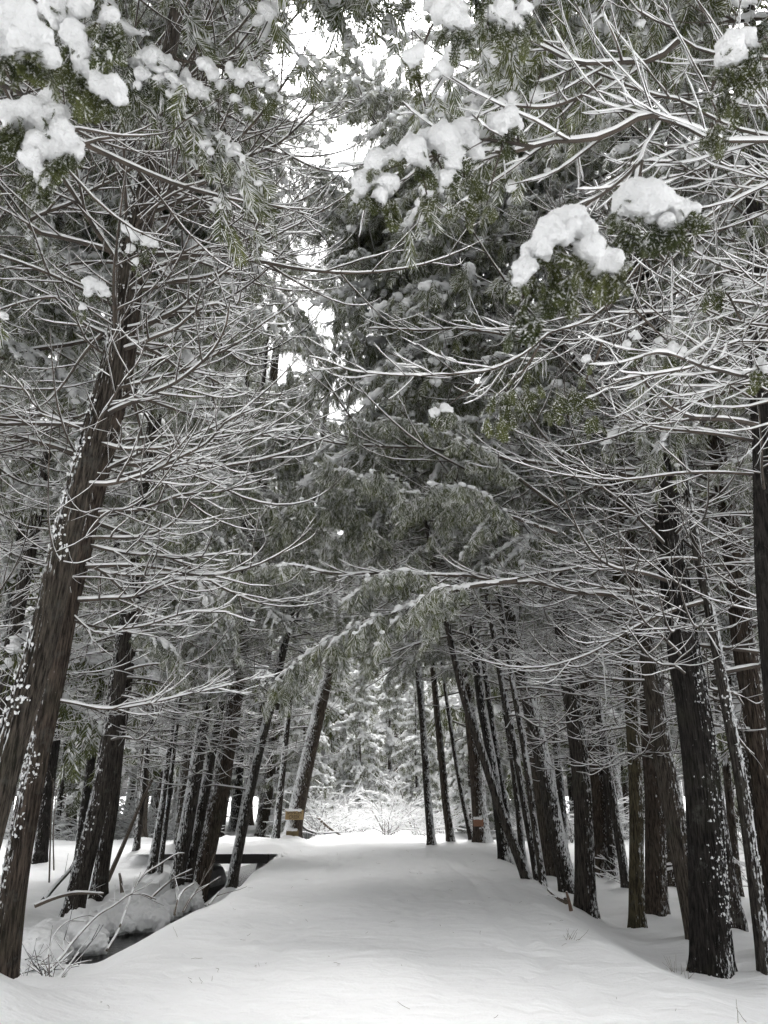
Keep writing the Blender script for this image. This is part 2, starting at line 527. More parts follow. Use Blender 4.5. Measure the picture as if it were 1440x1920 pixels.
def snow_on(ms, path, r, amt, k=5, gaps=.18):
    n = len(path)
    T, u, v = frames(path)
    flat = np.clip(1 - np.abs(T[:, 2]) ** 2, .15, 1)
    g = vnoise(np.stack([np.arange(n) * .55 + U(0, 99), np.full(n, U(0, 99)), np.zeros(n)], -1), 5)
    g2 = RNG.uniform(.8, 1.2, n)
    h = (r * .70 + .0052 * amt) * flat * g2 * np.where(g < -1 + 2 * gaps, .25, 1)
    wdt = (r * .97 + .0016 * amt) * np.where(g < -1 + 2 * gaps, .7, 1) * RNG.uniform(.9, 1.1, n)
    h[0] *= .6; h[-1] *= .5; wdt[-1] *= .6
    tube(ms, path + np.array([0, 0, 1.0]) * (r * .55 + h * .45)[:, None], wdt, k, h)

def sub(path, s):
    x = s * (len(path) - 1); i = min(int(x), len(path) - 2); f = x - i
    p = path[i] * (1 - f) + path[i + 1] * f
    d = path[i + 1] - path[i]; d = d / np.linalg.norm(d)
    return p, math.atan2(d[1], d[0]), math.asin(max(-1, min(1, d[2])))

def twiggy(mb, ms, path, r0, r1, amt, nchild, clen, seg=8, dens=1.0, k=6, ends=True, s0=.12):
    """one limb with its side shoots and twigs"""
    n = len(path)
    r = r0 + (r1 - r0) * np.linspace(0, 1, n) ** .8
    r[-1] *= .5
    tube(mb, path, r, k)
    snow_on(ms, path, r, amt, max(5, k - 1))
    side = 1
    for c in range(nchild):
        s = s0 + (.97 - s0) * (c + U(.1, .9)) / nchild
        p, az, pi = sub(path, s)
        side = -side if RNG.random() < .8 else side
        L = clen * (.35 + .75 * (1 - s)) * U(.55, 1.25)
        a0 = side * U(.45, 1.05)
        ch = grow(p, az + a0, pi + U(-.2, .3), L, seg, lambda q: U(-.45, .15) if q < .4 else 1.1, .07, -a0 * U(-.1, .45) / max(L, .3))
        rc0 = min(r[int(s * (n - 1))] * .66, .013) * U(.8, 1.15)
        rc = np.linspace(rc0, .0032, len(ch))
        tube(mb, ch, rc, 4); snow_on(ms, ch, rc, amt * .8, 5)
        for t in range(int(dens * U(3, 7) * min(1, L / .7))):
            p2, az2, pi2 = sub(ch, U(.15, .97))
            l2 = U(.12, .5) * min(1, L)
            tw = grow(p2, az2 + random.choice((-1, 1)) * U(.35, 1.1), pi2 + U(-.4, .5), l2, 4, lambda q: .7, .12)
            rt = np.linspace(.0042, .0019, 5)
            tube(mb, tw, rt, 3)
            if RNG.random() < .8: snow_on(ms, tw, rt, amt * .55, 4, .1)
    for t in range(int(dens * nchild * .7)):
        p2, az2, pi2 = sub(path, U(.15, .98))
        tw = grow(p2, az2 + random.choice((-1, 1)) * U(.3, 1.4), pi2 + U(-1.2, .9), U(.12, .5), 4, lambda q: .5, .15)
        rt = np.linspace(.0034, .0013, 5)
        tube(mb, tw, rt, 3)
        if RNG.random() < .6: snow_on(ms, tw, rt, amt * .5, 4, .1)

PROTO_BARE, PROTO_BOUGH = [], []
for i in range(18):
    mb, ms = MB(), MB()
    L = U(2.5, 4.2)
    a, b = U(.08, .34), U(.25, .8)
    path = grow((0, 0, 0), 0, U(-.12, .18), L, 16, lambda s: -a if s < .42 else b, .035)
    twiggy(mb, ms, path, U(.017, .031), .005, 1.15, random.randint(6, 10), L * .46, dens=.62)
    PROTO_BARE.append((mb.mesh('branch', TWIG), ms.mesh('snow_cover', SNOW)))

def bough_geo(mb, ml, ms, path, r0, clen, nch, fsize, fbase, fstep, bs, cover=.6, ib=ICO2, droop=.5, dust=.62):
    n = len(path)
    r = np.linspace(r0, .004, n)
    tube(mb, path, r, 5); snow_on(ms, path, r, 1.2, 5, .1)
    limbs = [(path, .2)]
    side = 1
    for c in range(nch):
        s = .15 + .83 * (c + U(.1, .9)) / nch
        p, az, pi = sub(path, s)
        side = -side
        L = clen * (.4 + .8 * (1 - s)) * U(.6, 1.2)
        ch = grow(p, az + side * U(.4, 1.0), pi + U(-.2, .25), L, 6, lambda q: -droop, .08)
        tube(mb, ch, np.linspace(min(.008, r0 * .5), .0025, 7), 3)
        limbs.append((ch, .05))
    FC, BC, BR = [], [], []
    for ch, s0 in limbs:
        L = np.linalg.norm(np.diff(ch, axis=0), axis=1).sum()
        m = max(2, int(L / fstep))
        for k in range(m):
            p, _, _ = sub(ch, U(s0, 1))
            FC.append(p + np.array([U(-.05, .05), U(-.05, .05), U(-.02, .02)]))
        # ragged ridge of snow lying along the limb, then a few separate clumps
        nn = max(5, int(L / .04)); rid = resample(ch[int(s0 * 6):], nn)
        g = vnoise(np.stack([np.arange(nn) * .28 + U(0, 99), np.full(nn, U(0, 99)), np.zeros(nn)], -1), 3)
        wd = bs * .8 * np.clip(.2 + .9 * cover + 1.1 * g, .0, 1.4) * RNG.uniform(.45, 1.35, nn)
        wd[0] *= .2; wd[-1] *= .2
        tube(ms, rid + np.stack([RNG.uniform(-.4, .4, nn) * bs, RNG.uniform(-.4, .4, nn) * bs, wd * RNG.uniform(.1, .6, nn)], -1), wd, 7, wd * RNG.uniform(.45, .9, nn))
        m = max(1, int(L / (bs * 1.1) * cover * .6))
        for k in range(m):
            p, _, _ = sub(ch, s0 + (1 - s0) * (k + U(0, 1)) / m)
            R = bs * U(.35, 1.05)
            BC.append(p + np.array([U(-.6, .6) * bs, U(-.6, .6) * bs, R * .3])); BR.append(R)
            if RNG.random() < .5:
                BC.append(p + np.array([U(-1, 1) * bs, U(-1, 1) * bs, -U(.1, 1.2) * bs])); BR.append(R * U(.35, .7))
    dusted(ml, ms, FC, fsize, fbase, .55, dust)
    blobs(ms, BC, BR, ib, .7, .25)

for i in range(10):
    mb, ml, ms = MB(), MB(), MB()
    L = U(1.7, 2.9)
    dr = U(.25, .55)
    path = grow((0, 0, 0), 0, U(-.05, .3), L, 12, lambda s: -dr, .05)
    bough_geo(mb, ml, ms, path, .02, L * .42, 11, .25, FROND, .066, .045, U(.3, .6))
    PROTO_BOUGH.append((mb.mesh('bough', TWIG), ml.mesh('foliage', LEAF, False), ms.mesh('snow_cover', SNOW_FLUFF)))

def put_branch(tree, loc, rz, sc, pitch=0.0, kind='bare'):
    tl = np.array(tree.location)
    pr = random.choice(PROTO_BARE if kind == 'bare' else PROTO_BOUGH)
    o = link('branch' if kind == 'bare' else 'bough', pr[0], tree)
    o.location = loc - tl
    o.rotation_euler = (0, -pitch, rz)
    o.scale = (sc, sc, sc * U(.9, 1.1))
    for me, nm in zip(pr[1:], ('snow_cover',) if kind == 'bare' else ('foliage', 'snow_cover')):
        link(nm, me, o)
    return o

# ------------------------------------------------------------------ trunks
def trunk_mesh(path, r, k, seed, ridge, mat, buttress=True):
    """fluted, fibrous trunk around the given centre line"""
    n = len(path)
    mb = MB()
    th = np.linspace(0, 2 * math.pi, k, endpoint=False)
    h = np.concatenate([[0], np.cumsum(np.linalg.norm(np.diff(path, axis=0), axis=1))])
    H, TH = np.meshgrid(h, th, indexing='ij')
    q = np.stack([np.cos(TH) * 1.2 + seed, np.sin(TH) * 1.2, H * .35], -1).reshape(-1, 3)
    lob = vnoise(q, seed).reshape(n, k)
    q2 = np.stack([np.cos(TH) * 11, np.sin(TH) * 11, H * .9 + seed], -1).reshape(-1, 3)
    fib = (vnoise(q2, seed + 5) + .6 * vnoise(q2 * np.array([2.2, 2.2, 1.5]), seed + 8)).reshape(n, k)
    R = r[:, None] * (1 + .07 * lob + ridge * fib)
    if buttress:
        R *= 1 + (.30 + .22 * np.sin(TH * 4 + seed)) * np.exp(-np.maximum(H - .5, 0) / .26)
    ux = np.array([1.0, 0, 0]); uy = np.array([0, 1.0, 0])
    V = path[:, None] + ux * (np.cos(TH) * R)[..., None] + uy * (np.sin(TH) * R)[..., None]
    i = np.arange(n - 1)[:, None] * k; j = np.arange(k)[None]; j2 = (j + 1) % k
    mb.add(V.reshape(-1, 3), np.stack([i + j, i + j2, i + k + j2, i + k + j], -1).reshape(-1, 4))
    return mb.mesh('trunk', mat), V

def clinging_snow(tree, V, side, amt, size, zmax=9.0):
    """lumps of packed snow on the weather side of a near trunk"""
    n, k, _ = V.shape
    C = V.mean(1, keepdims=True)
    N = V - C; N /= np.linalg.norm(N, axis=2)[..., None] + 1e-9
    face = N[..., 0] * side * .9 - N[..., 1] * .5
    q = V.reshape(-1, 3)
    f = face.ravel() * .8 + .75 * fbm(q * np.array([3.5, 3.5, 2.2]), 41, 2) + .8 * fbm(q * np.array([17, 17, 11.]), 43, 2)
    idx = np.nonzero((f > 1.25 - amt) & (q[:, 2] < zmax))[0]
    if not len(idx): return
    idx = RNG.choice(idx, min(len(idx), 6000), replace=False)
    p = q[idx] + RNG.uniform(-.03, .03, (len(idx), 3)) * np.array([.4, .4, 1])
    mb = MB()
    blobs(mb, p - np.array(tree.location), size * .56 * RNG.uniform(.2, 1.0, len(idx)) ** 1.6, ICO1 if len(idx) > 700 else ICO2, 1.5, .42)
    tag(mb.build('snow_patches', SNOW, tree), kind='stuff')

def tree_path(base, ups, H):
    pts = [np.array(base)]
    for (px, py) in ups:
        pts.append(P(px, py, Y=base[1]))
    d = pts[-1] - pts[-2]; d /= np.linalg.norm(d)
    while pts[-1][2] < H:
        d = d * .9 + np.array([0, 0, 1]) * .1; d /= np.linalg.norm(d)
        pts.append(pts[-1] + d * 1.5)
    d0 = pts[1] - pts[0]; d0 /= np.linalg.norm(d0)
    pts.insert(0, pts[0] - d0 * .5)
    return np.array(pts)

def on_path(path, z):
    k = int(np.clip(np.searchsorted(path[:, 2], z) - 1, 0, len(path) - 2))
    f = (z - path[k, 2]) / (path[k + 1, 2] - path[k, 2] + 1e-9)
    return path[k] * (1 - f) + path[k + 1] * f

TREES = {}
def cedar(key, label, bpx, ups, wpx, H=17, tint=(.075, .055, .042), snowy=False, cling=0, csize=.03, bare=40, hb=(2.2, 9), bough=14, hg=(6, 16.5), k=28, base=None, sc=1.0, name='cedar_tree', back=.3, group=None, by=None, baz=None):
    b = np.array(base, float) if base is not None else (P(*bpx, Y=by) if by else hit(*bpx))
    dep = float((b - EYE) @ FWD)
    r0 = wpx / FPX * dep / 2 if base is None else wpx
    t = thing(name, b, label, 'tree', group or 'cedars lining the snowy path')
    pts = tree_path(b, ups, H) if base is None else np.array([b - [0, 0, .5]] + [b + np.array(u) for u in ups])
    L = np.linalg.norm(np.diff(pts, axis=0), axis=1).sum()
    near = k >= 40
    n = int(L / (.09 if near else .25))
    path = resample(pts, n)
    hh = np.clip((path[:, 2] - b[2]) / (H - b[2]), 0, 1)
    r = r0 * (1 - .62 * hh) * (1 - .5 * hh ** 6)
    wob = .02 * np.stack([vnoise(np.stack([path[:, 2] * .8, np.full(n, b[0] * 3 + s), np.zeros(n)], -1), s) for s in (1, 2)], -1)
    path[:, :2] += wob
    me, V = trunk_mesh(path - b, r, k, int(abs(b[0] * 97 + b[1] * 31)) % 1000, (.085 if k >= 70 else .06 if near else .035), BARK_SNOWY if snowy else BARK)
    o = link('trunk', me, t)
    o.color = (*tint, 1)
    MOUNDS.append((b[0], b[1], r0 * 1.5 + .14, .11))
    if by: MOUNDS.append((b[0], b[1], .6, b[2] - float(terrain(b[:1], b[1:2], False)[0])))
    side = 1 if b[0] > 0 else -1
    if cling: clinging_snow(t, V + b, side, cling, csize)
    TREES[key] = (t, path, r)
    toward = math.pi if side > 0 else 0.0
    for kind, m, (z0, z1) in (('bare', bare, hb), ('bough', bough, hg)):
        for i in range(m):
            z = z0 + (z1 - z0) * (i + U(0, 1)) / m
            z = min(z, H - .3)
            p = on_path(path, z + b[2] * .5)
            rr = np.interp(p[2], path[:, 2], r)
            az = baz + U(-1.3, 1.3) if (baz is not None and kind == 'bough') else toward + (U(-1.35, 1.35) if RNG.random() > back else U(1.3, 5.0))
            s = sc * U(.62, 1.12) * (1.0 if kind == 'bare' else np.interp(z, [5, 9, 17], [1.05, 1.5, .9]))
            reach = p + np.array([math.cos(az), math.sin(az), 0]) * 3.0 * s
            if np.hypot(*reach[:2]) < 2.2 and p[2] < 5: continue
            if abs(reach[0]) < 2.4 and p[2] < 2.9 + .10 * p[1]: continue
            if p[1] < 5 and reach[1] < 3 and p[2] < 4.0: continue
            put_branch(t, p + np.array([math.cos(az), math.sin(az), 0]) * rr * .7, az, s, U(-.15, .3) if kind == 'bare' else U(-.1, .35), kind)
    return t

BROWN, DARK, BLACK, RED, MOSS, GREY = (.092, .080, .067), (.060, .053, .047), (.033, .030, .028), (.088, .071, .058), (.085, .074, .046), (.07, .064, .058)
# --- left side
cedar('L1', 'thick brown leaning cedar at the left edge, front of the pair, snow along its left', (-104, 1850), [(-38, 1600), (4, 1440), (76, 1200), (137, 960), (210, 700), (240, 480), (290, 240), (330, 0)], 65, 18, BROWN, cling=.62, csize=.026, bare=29, hb=(5.5, 11), bough=16, hg=(11.5, 17.5), k=96, back=.45, by=6.7)
cedar('L2', 'brown cedar close behind the leaning left-edge cedar, snow-crusted foot at the creek end', (2, 1868), [(28, 1640), (65, 1440), (114, 1200), (172, 960), (232, 700), (262, 480), (298, 240)], 51, 18, RED, cling=.62, csize=.024, bare=38, hb=(3.5, 11), bough=16, hg=(11.5, 17.5), k=80, by=7.9)
cedar('L3', 'dark cedar leaning right on the creek bank behind the snow-covered log', (132, 1727), [(197, 1440), (225, 1250), (243, 1120)], 38, 20, DARK, cling=.3, csize=.03, k=40, bare=36, hb=(2.8, 10), by=15.9)
cedar('L4', 'shorter-spaced dark cedar just right of the leaning creek-bank cedar', (183, 1690), [(217, 1440), (240, 1250)], 28, 17, DARK, bare=29, hb=(3, 9))
cedar('L5', 'dark narrow trunk half hidden behind the crusted left cedar', (74, 1618), [(95, 1440), (125, 1250)], 24, 17, BLACK, bare=22, hb=(3, 9))
cedar('L6', 'slim upright dark cedar behind the leaning creek-bank cedar', (143, 1648), [(170, 1440), (192, 1250)], 19, 17, BLACK, bare=22, hb=(3, 9))
cedar('L7', 'slender snow-speckled cedar standing left of the bridge clump', (286, 1638), [(316, 1440), (340, 1250)], 20, 17, GREY, True, bare=26, hb=(2.6, 9))
cedar('L8', 'thin sapling trunk between two cedars left of the bridge clump', (299, 1640), [(322, 1440), (345, 1250)], 10, 9, GREY, True, bare=12, hb=(2.5, 7), bough=4, hg=(5, 8))
cedar('L9', 'grey snow-dusted cedar at the left of the clump beside the bridge', (325, 1690), [(368, 1440), (402, 1200)], 28, 20, GREY, True, cling=.2, csize=.025, bare=34, hb=(2.6, 10), k=40)
cedar('L10', 'dark snow-streaked cedar in the middle of the clump beside the bridge', (340, 1702), [(392, 1440), (425, 1230)], 22, 20, DARK, True, bare=27, hb=(2.6, 9))
cedar('L11', 'stout reddish cedar at the right of the clump beside the bridge', (365, 1700), [(420, 1440), (458, 1170)], 38, 20, RED, cling=.05, csize=.02, bare=41, hb=(2.6, 10), k=40)
cedar('L12', 'leaning grey cedar standing in front of the dark bridge opening', (432, 1668), [(478, 1440), (512, 1300)], 21, 20, GREY, True, bare=34, hb=(1.4, 8), by=21.3)
cedar('L13', 'thick cedar carrying the yellow creek sign, snow down its left side', (545, 1577), [(590, 1370), (616, 1260)], 32, 17, RED, True, cling=.35, csize=.04, bare=31, hb=(2.6, 8), bough=24, hg=(4.5, 16))
cedar('L14', 'brown cedar far behind the bridge between the clump and the sign', (490, 1572), [(508, 1440), (520, 1340)], 22, 17, BROWN, bare=19, hb=(3, 8), bough=14, hg=(5, 12))
cedar('L15', 'brown upright cedar behind the clump beside the bridge', (336, 1602), [(350, 1440), (365, 1300)], 24, 17, BROWN, bare=20, hb=(3, 9))
# --- right side
cedar('R1', 'thickest black-barked cedar at the right of the path, flecked with snow', (1335, 1838), [(1315, 1440), (1277, 1180), (1252, 960), (1236, 800)], 74, 18, BLACK, cling=.12, csize=.026, bare=38, hb=(3.4, 11), bough=20, hg=(10.5, 17), k=96)
cedar('R2', 'brown cedar leaning left just behind the thick black cedar', (1312, 1772), [(1285, 1640), (1247, 1440), (1211, 1200), (1198, 1120)], 42, 20, BROWN, cling=.35, csize=.025, bare=38, hb=(2.8, 10), k=40)
cedar('R3', 'slim mossy upright cedar with snow tufts left of the thick black cedar', (1195, 1750), [(1191, 1440), (1173, 1200), (1160, 1080)], 28, 20, MOSS, bare=31, hb=(2.2, 9), k=40)
cedar('R4', 'reddish cedar with a flared snowy foot behind the slim mossy cedar', (1232, 1722), [(1224, 1440), (1206, 1200)], 38, 20, RED, cling=.3, csize=.03, bare=31, hb=(2.4, 10), k=40)
cedar('R5', 'straight snow-speckled cedar on the bank next to the short wooden post', (1100, 1716), [(1088, 1440), (1062, 1240), (1046, 1110)], 38, 20, DARK, cling=.15, csize=.024, bare=38, hb=(2.6, 10), k=40)
cedar('R6', 'grey cedar leaning left with a snow-coated right side behind the bank cedar', (1073, 1682), [(1040, 1540), (1022, 1440), (985, 1280)], 34, 20, GREY, True, cling=.25, csize=.025, bare=34, hb=(2.6, 10), k=40)
cedar('R7', 'brown trunk standing back between the bank cedar and the mossy cedar', (1128, 1642), [(1116, 1440), (1098, 1280)], 29, 17, RED, bare=24, hb=(2.6, 9))
cedar('R8', 'thin leaning cedar left of the slim mossy cedar', (1176, 1672), [(1140, 1440), (1112, 1270)], 18, 20, GREY, True, bare=24, hb=(2.4, 9))
cedar('R9', 'bare cedar leaning far over to the left above the right path edge', (993, 1662), [(945, 1530), (905, 1410), (868, 1300), (845, 1200), (825, 1110)], 19, 11, DARK, bare=34, hb=(2.8, 9), bough=10, hg=(5, 10))
cedar('R10', 'dark upright cedar beside the far-leaning cedar', (949, 1622), [(925, 1440), (905, 1330), (890, 1200)], 22, 17, BLACK, True, bare=34, hb=(2.6, 10))
cedar('R11', 'slim snow-lined cedar just right of the far-leaning cedar', (1012, 1668), [(972, 1440), (940, 1270)], 14, 19, GREY, True, bare=29, hb=(2.6, 9))
cedar('R12', 'second slim cedar right of the far-leaning cedar', (1022, 1676), [(988, 1440), (960, 1270)], 13, 17, DARK, True, bare=26, hb=(2.6, 9))
cedar('R13', 'slim grey snow-streaked cedar leaning at the right edge', (1440, 1842), [(1408, 1600), (1385, 1440), (1340, 1200), (1300, 980)], 26, 17, GREY, True, cling=.25, csize=.02, bare=26, hb=(3.0, 10), k=40, bough=20, hg=(10.5, 17))
cedar('R14', 'reddish straight cedar at the right edge rising past the black cedar', (1482, 1800), [(1428, 1440), (1396, 1200), (1365, 960), (1338, 800), (1295, 500)], 54, 18, RED, cling=.05, csize=.024, bare=34, hb=(4.2, 11), k=72, bough=20, hg=(10.5, 17))
cedar('R15', 'dark broad snow-blotched cedar behind the right-edge slim cedar', (1462, 1705), [(1400, 1440), (1352, 1200), (1318, 1010)], 42, 17, DARK, True, cling=.3, csize=.035, bare=29, hb=(2.6, 10), k=40)
cedar('R16', 'black trunk at the far right edge leaning outward up the frame', (1512, 1890), [(1476, 1500), (1440, 1100), (1428, 800), (1418, 480), (1404, 0)], 58, 17, BLACK, cling=.1, csize=.025, bare=26, hb=(4.5, 11), bough=20, hg=(10.5, 17), k=40, by=7.6)
cedar('R17', 'broad brown trunk behind the leaning grey cedar on the right bank', (1036, 1640), [(1012, 1440), (990, 1300)], 36, 17, BROWN, bare=22, hb=(2.8, 9))
cedar('R18', 'thick cedar carrying the small orange sign, snow coat on its right side', (906, 1585), [(893, 1440), (884, 1340)], 30, 17, RED, True, cling=.35, csize=.035, bare=19, hb=(2.8, 7), bough=24, hg=(3.6, 15))
cedar('R19', 'upright snow-spotted trunk standing alone at the bend of the path', (810, 1588), [(798, 1440), (790, 1330)], 15, 17, DARK, True, bare=13, hb=(3.5, 7), bough=24, hg=(4, 15))
cedar('R20', 'brown trunk just right of the lone trunk at the bend', (846, 1583), [(829, 1440), (820, 1340)], 15, 17, BROWN, bare=13, hb=(3, 7), bough=24, hg=(4, 15))
cedar('R21', 'thin leaning trunk left of the orange-sign cedar', (886, 1583), [(858, 1440), (842, 1340)], 10, 10, DARK, True, bare=12, hb=(2.5, 6), bough=10, hg=(4, 9))
# --- cedars beside the camera: their trunks stand outside the frame, their boughs hang into it
cedar('N1', 'cedar beside the viewer on the left whose snow-heavy boughs fill the top left corner', None, [(.1, 0, 3), (.25, .1, 7), (.5, .1, 14)], .17, 14, BROWN, base=(-3.5, 3.6, -.3), bare=12, hb=(5.5, 10), bough=64, hg=(6.5, 13.5), baz=-.9, back=.5)  # upper crown thickened, mostly out of view, to shade the near snow loads
cedar('N2', 'cedar beside the viewer on the right whose thick snowy limbs cross the top right', None, [(-.1, 0, 3), (-.2, .1, 7), (-.5, .1, 14)], .17, 14, DARK, base=(3.7, 3.6, -.3), bare=6, hb=(5.2, 10), bough=64, hg=(6.5, 13.5), baz=4.0, back=.5)  # crown likewise made dense above the view, to darken the boughs below
for k, (x, y) in enumerate(((-3.6, -1.4), (3.5, -1.8), (-4.2, -5.5), (4.1, -6.0), (0.4, -9.5))):  # out of view behind the camera, added to shade the near ground and boughs
    cedar('V%d' % k, ('unseen cedar added for shade just behind the viewer on the left', 'unseen cedar added for shade just behind the viewer on the right', 'unseen cedar added for shade farther behind the viewer on the left', 'unseen cedar added for shade farther behind the viewer on the right', 'unseen cedar added for shade in the middle behind the viewer')[k], None,
          [(-.1 * np.sign(x), 0, 5), (-.3 * np.sign(x), 0, 10), (-.6 * np.sign(x), 0, 17)], .17, 17, DARK, base=(x, y, -.4), bare=0, bough=44, hg=(4.5, 16), back=.3, k=20)
cedar('N3', 'cedar out at the right whose long bare limbs reach across the upper right', None, [(-.1, 0, 3), (-.1, 0, 7), (-.4, .1, 14)], .16, 14, DARK, base=(4.6, 6.0, -.45), bare=9, hb=(4.6, 11), bough=8, hg=(9, 13), back=.2)

# cedars standing off the path whose crowns fill the upper corners
for k, (x, y, H) in enumerate(((-6.6, 9.2, 19), (-8.4, 11.5, 20), (-6.2, 6.2, 18), (-7.4, 15.2, 20), (6.6, 10.2, 19), (8.2, 12.6, 20), (6.4, 7.0, 18), (5.9, 14.6, 20))):
    cedar('B%d' % k, ('tall cedar behind the leaning left pair', 'tall cedar far left behind the pair', 'cedar left of the viewer behind the top-left boughs', 'tall cedar left of the leaning creek-bank cedar',
          'tall cedar right of the thick black cedar', 'tall cedar deep right behind the edge trunks', 'cedar right of the viewer behind the top-right limbs', 'tall cedar behind the flared reddish cedar')[k], None,
          [(-.05 * np.sign(x), 0, 5), (-.2 * np.sign(x), 0, H * .6), (-.5 * np.sign(x), 0, H)], .16, H, DARK, base=(x, y, -.5), bare=30, hb=(3, 9), bough=34, hg=(6, H - 1), back=.35)

# boughs of the lining cedars that close the vault over the path
for i in range(204):
    Y = U(9.0, 19.0); X = U(-2.3, 1.9)
    z = 1.5 + Y * math.tan(math.radians(U(27, 57)))
    if i > 28: Y = U(9, 14); X = U(-2.7, -.3); z = 1.5 + Y * math.tan(math.radians(U(38, 57)))
    if i > 193: Y = U(12, 18); X = U(-1.2, .1); z = 1.5 + Y * math.tan(math.radians(U(24, 31)))
    elif i > 171: Y = U(8.5, 13); X = U(-1.6, .5); z = 1.5 + Y * math.tan(math.radians(U(44, 56)))
    elif i > 121: Y = U(8.5, 16); X = U(-2.4, 1.6); z = 1.5 + Y * math.tan(math.radians(U(24, 54)))
    elif i > 100: Y = U(9, 12); X = U(-2.1, -.5); z = 1.5 + Y * math.tan(math.radians(U(37, 52)))
    elif i > 66: Y = U(9, 16); X = U(-7, -2.6); z = 1.5 + Y * math.tan(math.radians(U(30, 56)))
    if z > 19.5: z = U(12, 19)
    tgt = np.array([X, Y, z])
    best = min(('L9', 'L10', 'L11', 'L12', 'L3', 'L4', 'B0', 'B1', 'B3', 'R2', 'R3', 'R4', 'R5', 'R6', 'R8', 'R11'), key=lambda k: np.linalg.norm(on_path(TREES[k][1], min(z, 18))[:2] - tgt[:2]) + U(0, 1.6))
    t, tp, tr_ = TREES[best]
    p = on_path(tp, min(z + U(-.5, .3), 18.3))
    v = tgt - p; d = float(np.hypot(v[0], v[1])) + .3
    put_branch(t, p, math.atan2(v[1], v[0]), float(np.clip(d / (2.9 if 121 < i < 172 else 2.2), .8, 1.7)), U(.0, .35), 'bare' if 121 < i < 172 else 'bough')
for key in ('L9', 'L10', 'L11', 'L9', 'L11'):
    t, tp, tr_ = TREES[key]
    for i in range(5):
        p = on_path(tp, U(9.5, 17.5))
        put_branch(t, p, U(-2.6, .9), U(.9, 1.3), U(-.05, .3), 'bough')

# more slim trunks filling the rows
for k, (bp, up, wpx, tint, sn, lab) in enumerate((
    ((1152, 1652), [(1136, 1440), (1118, 1280)], 17, DARK, True, 'slim dark cedar between the brown set-back trunk and the thin leaning cedar'),
    ((1262, 1668), [(1252, 1440), (1236, 1240)], 20, BROWN, True, 'slim brown cedar right of the flared snowy-footed cedar'),
    ((1352, 1668), [(1338, 1440), (1312, 1240)], 20, GREY, True, 'grey slim cedar just right of the thick black cedar, farther back'),
    ((1384, 1690), [(1362, 1440), (1335, 1240)], 18, BROWN, False, 'brown slim cedar with a crooked foot behind the right-edge grey cedar'),
    ((962, 1608), [(936, 1440), (915, 1300)], 13, BLACK, True, 'thin black cedar behind the far-leaning cedar'),
    ((982, 1622), [(962, 1440), (942, 1300)], 12, DARK, True, 'thin dark cedar between the two slim cedars at the path edge'),
    ((1060, 1632), [(1048, 1440), (1030, 1290)], 16, GREY, True, 'grey slim cedar seen between the leaning grey cedar and the bank cedar'),
    ((1298, 1640), [(1290, 1440), (1278, 1260)], 16, DARK, True, 'dark slim cedar seen left of the thick black cedar, farther back'),
    ((130, 1568), [(142, 1440), (156, 1280)], 20, BROWN, False, 'brown trunk on the snowfield between the two left dark cedars'),
    ((264, 1576), [(270, 1440), (278, 1290)], 20, BROWN, False, 'brown upright trunk behind the thin leaning dead trunk'),
    ((255, 1600), [(272, 1440), (290, 1300)], 12, DARK, True, 'thin dark trunk left of the brown upright one behind the creek'),
    ((446, 1584), [(470, 1440), (490, 1320)], 17, GREY, True, 'grey trunk right behind the bridge at its middle'),
    ((410, 1586), [(430, 1440), (448, 1320)], 15, DARK, True, 'dark slim trunk behind the left end of the bridge'),
    ((516, 1580), [(530, 1440), (540, 1340)], 13, DARK, True, 'slim dark trunk just left of the yellow-sign cedar'))):
    cedar('S%d' % k, lab, bp, up, wpx, 16, tint, sn, bare=18, hb=(2.8, 9), bough=10, hg=(6, 15), k=20)

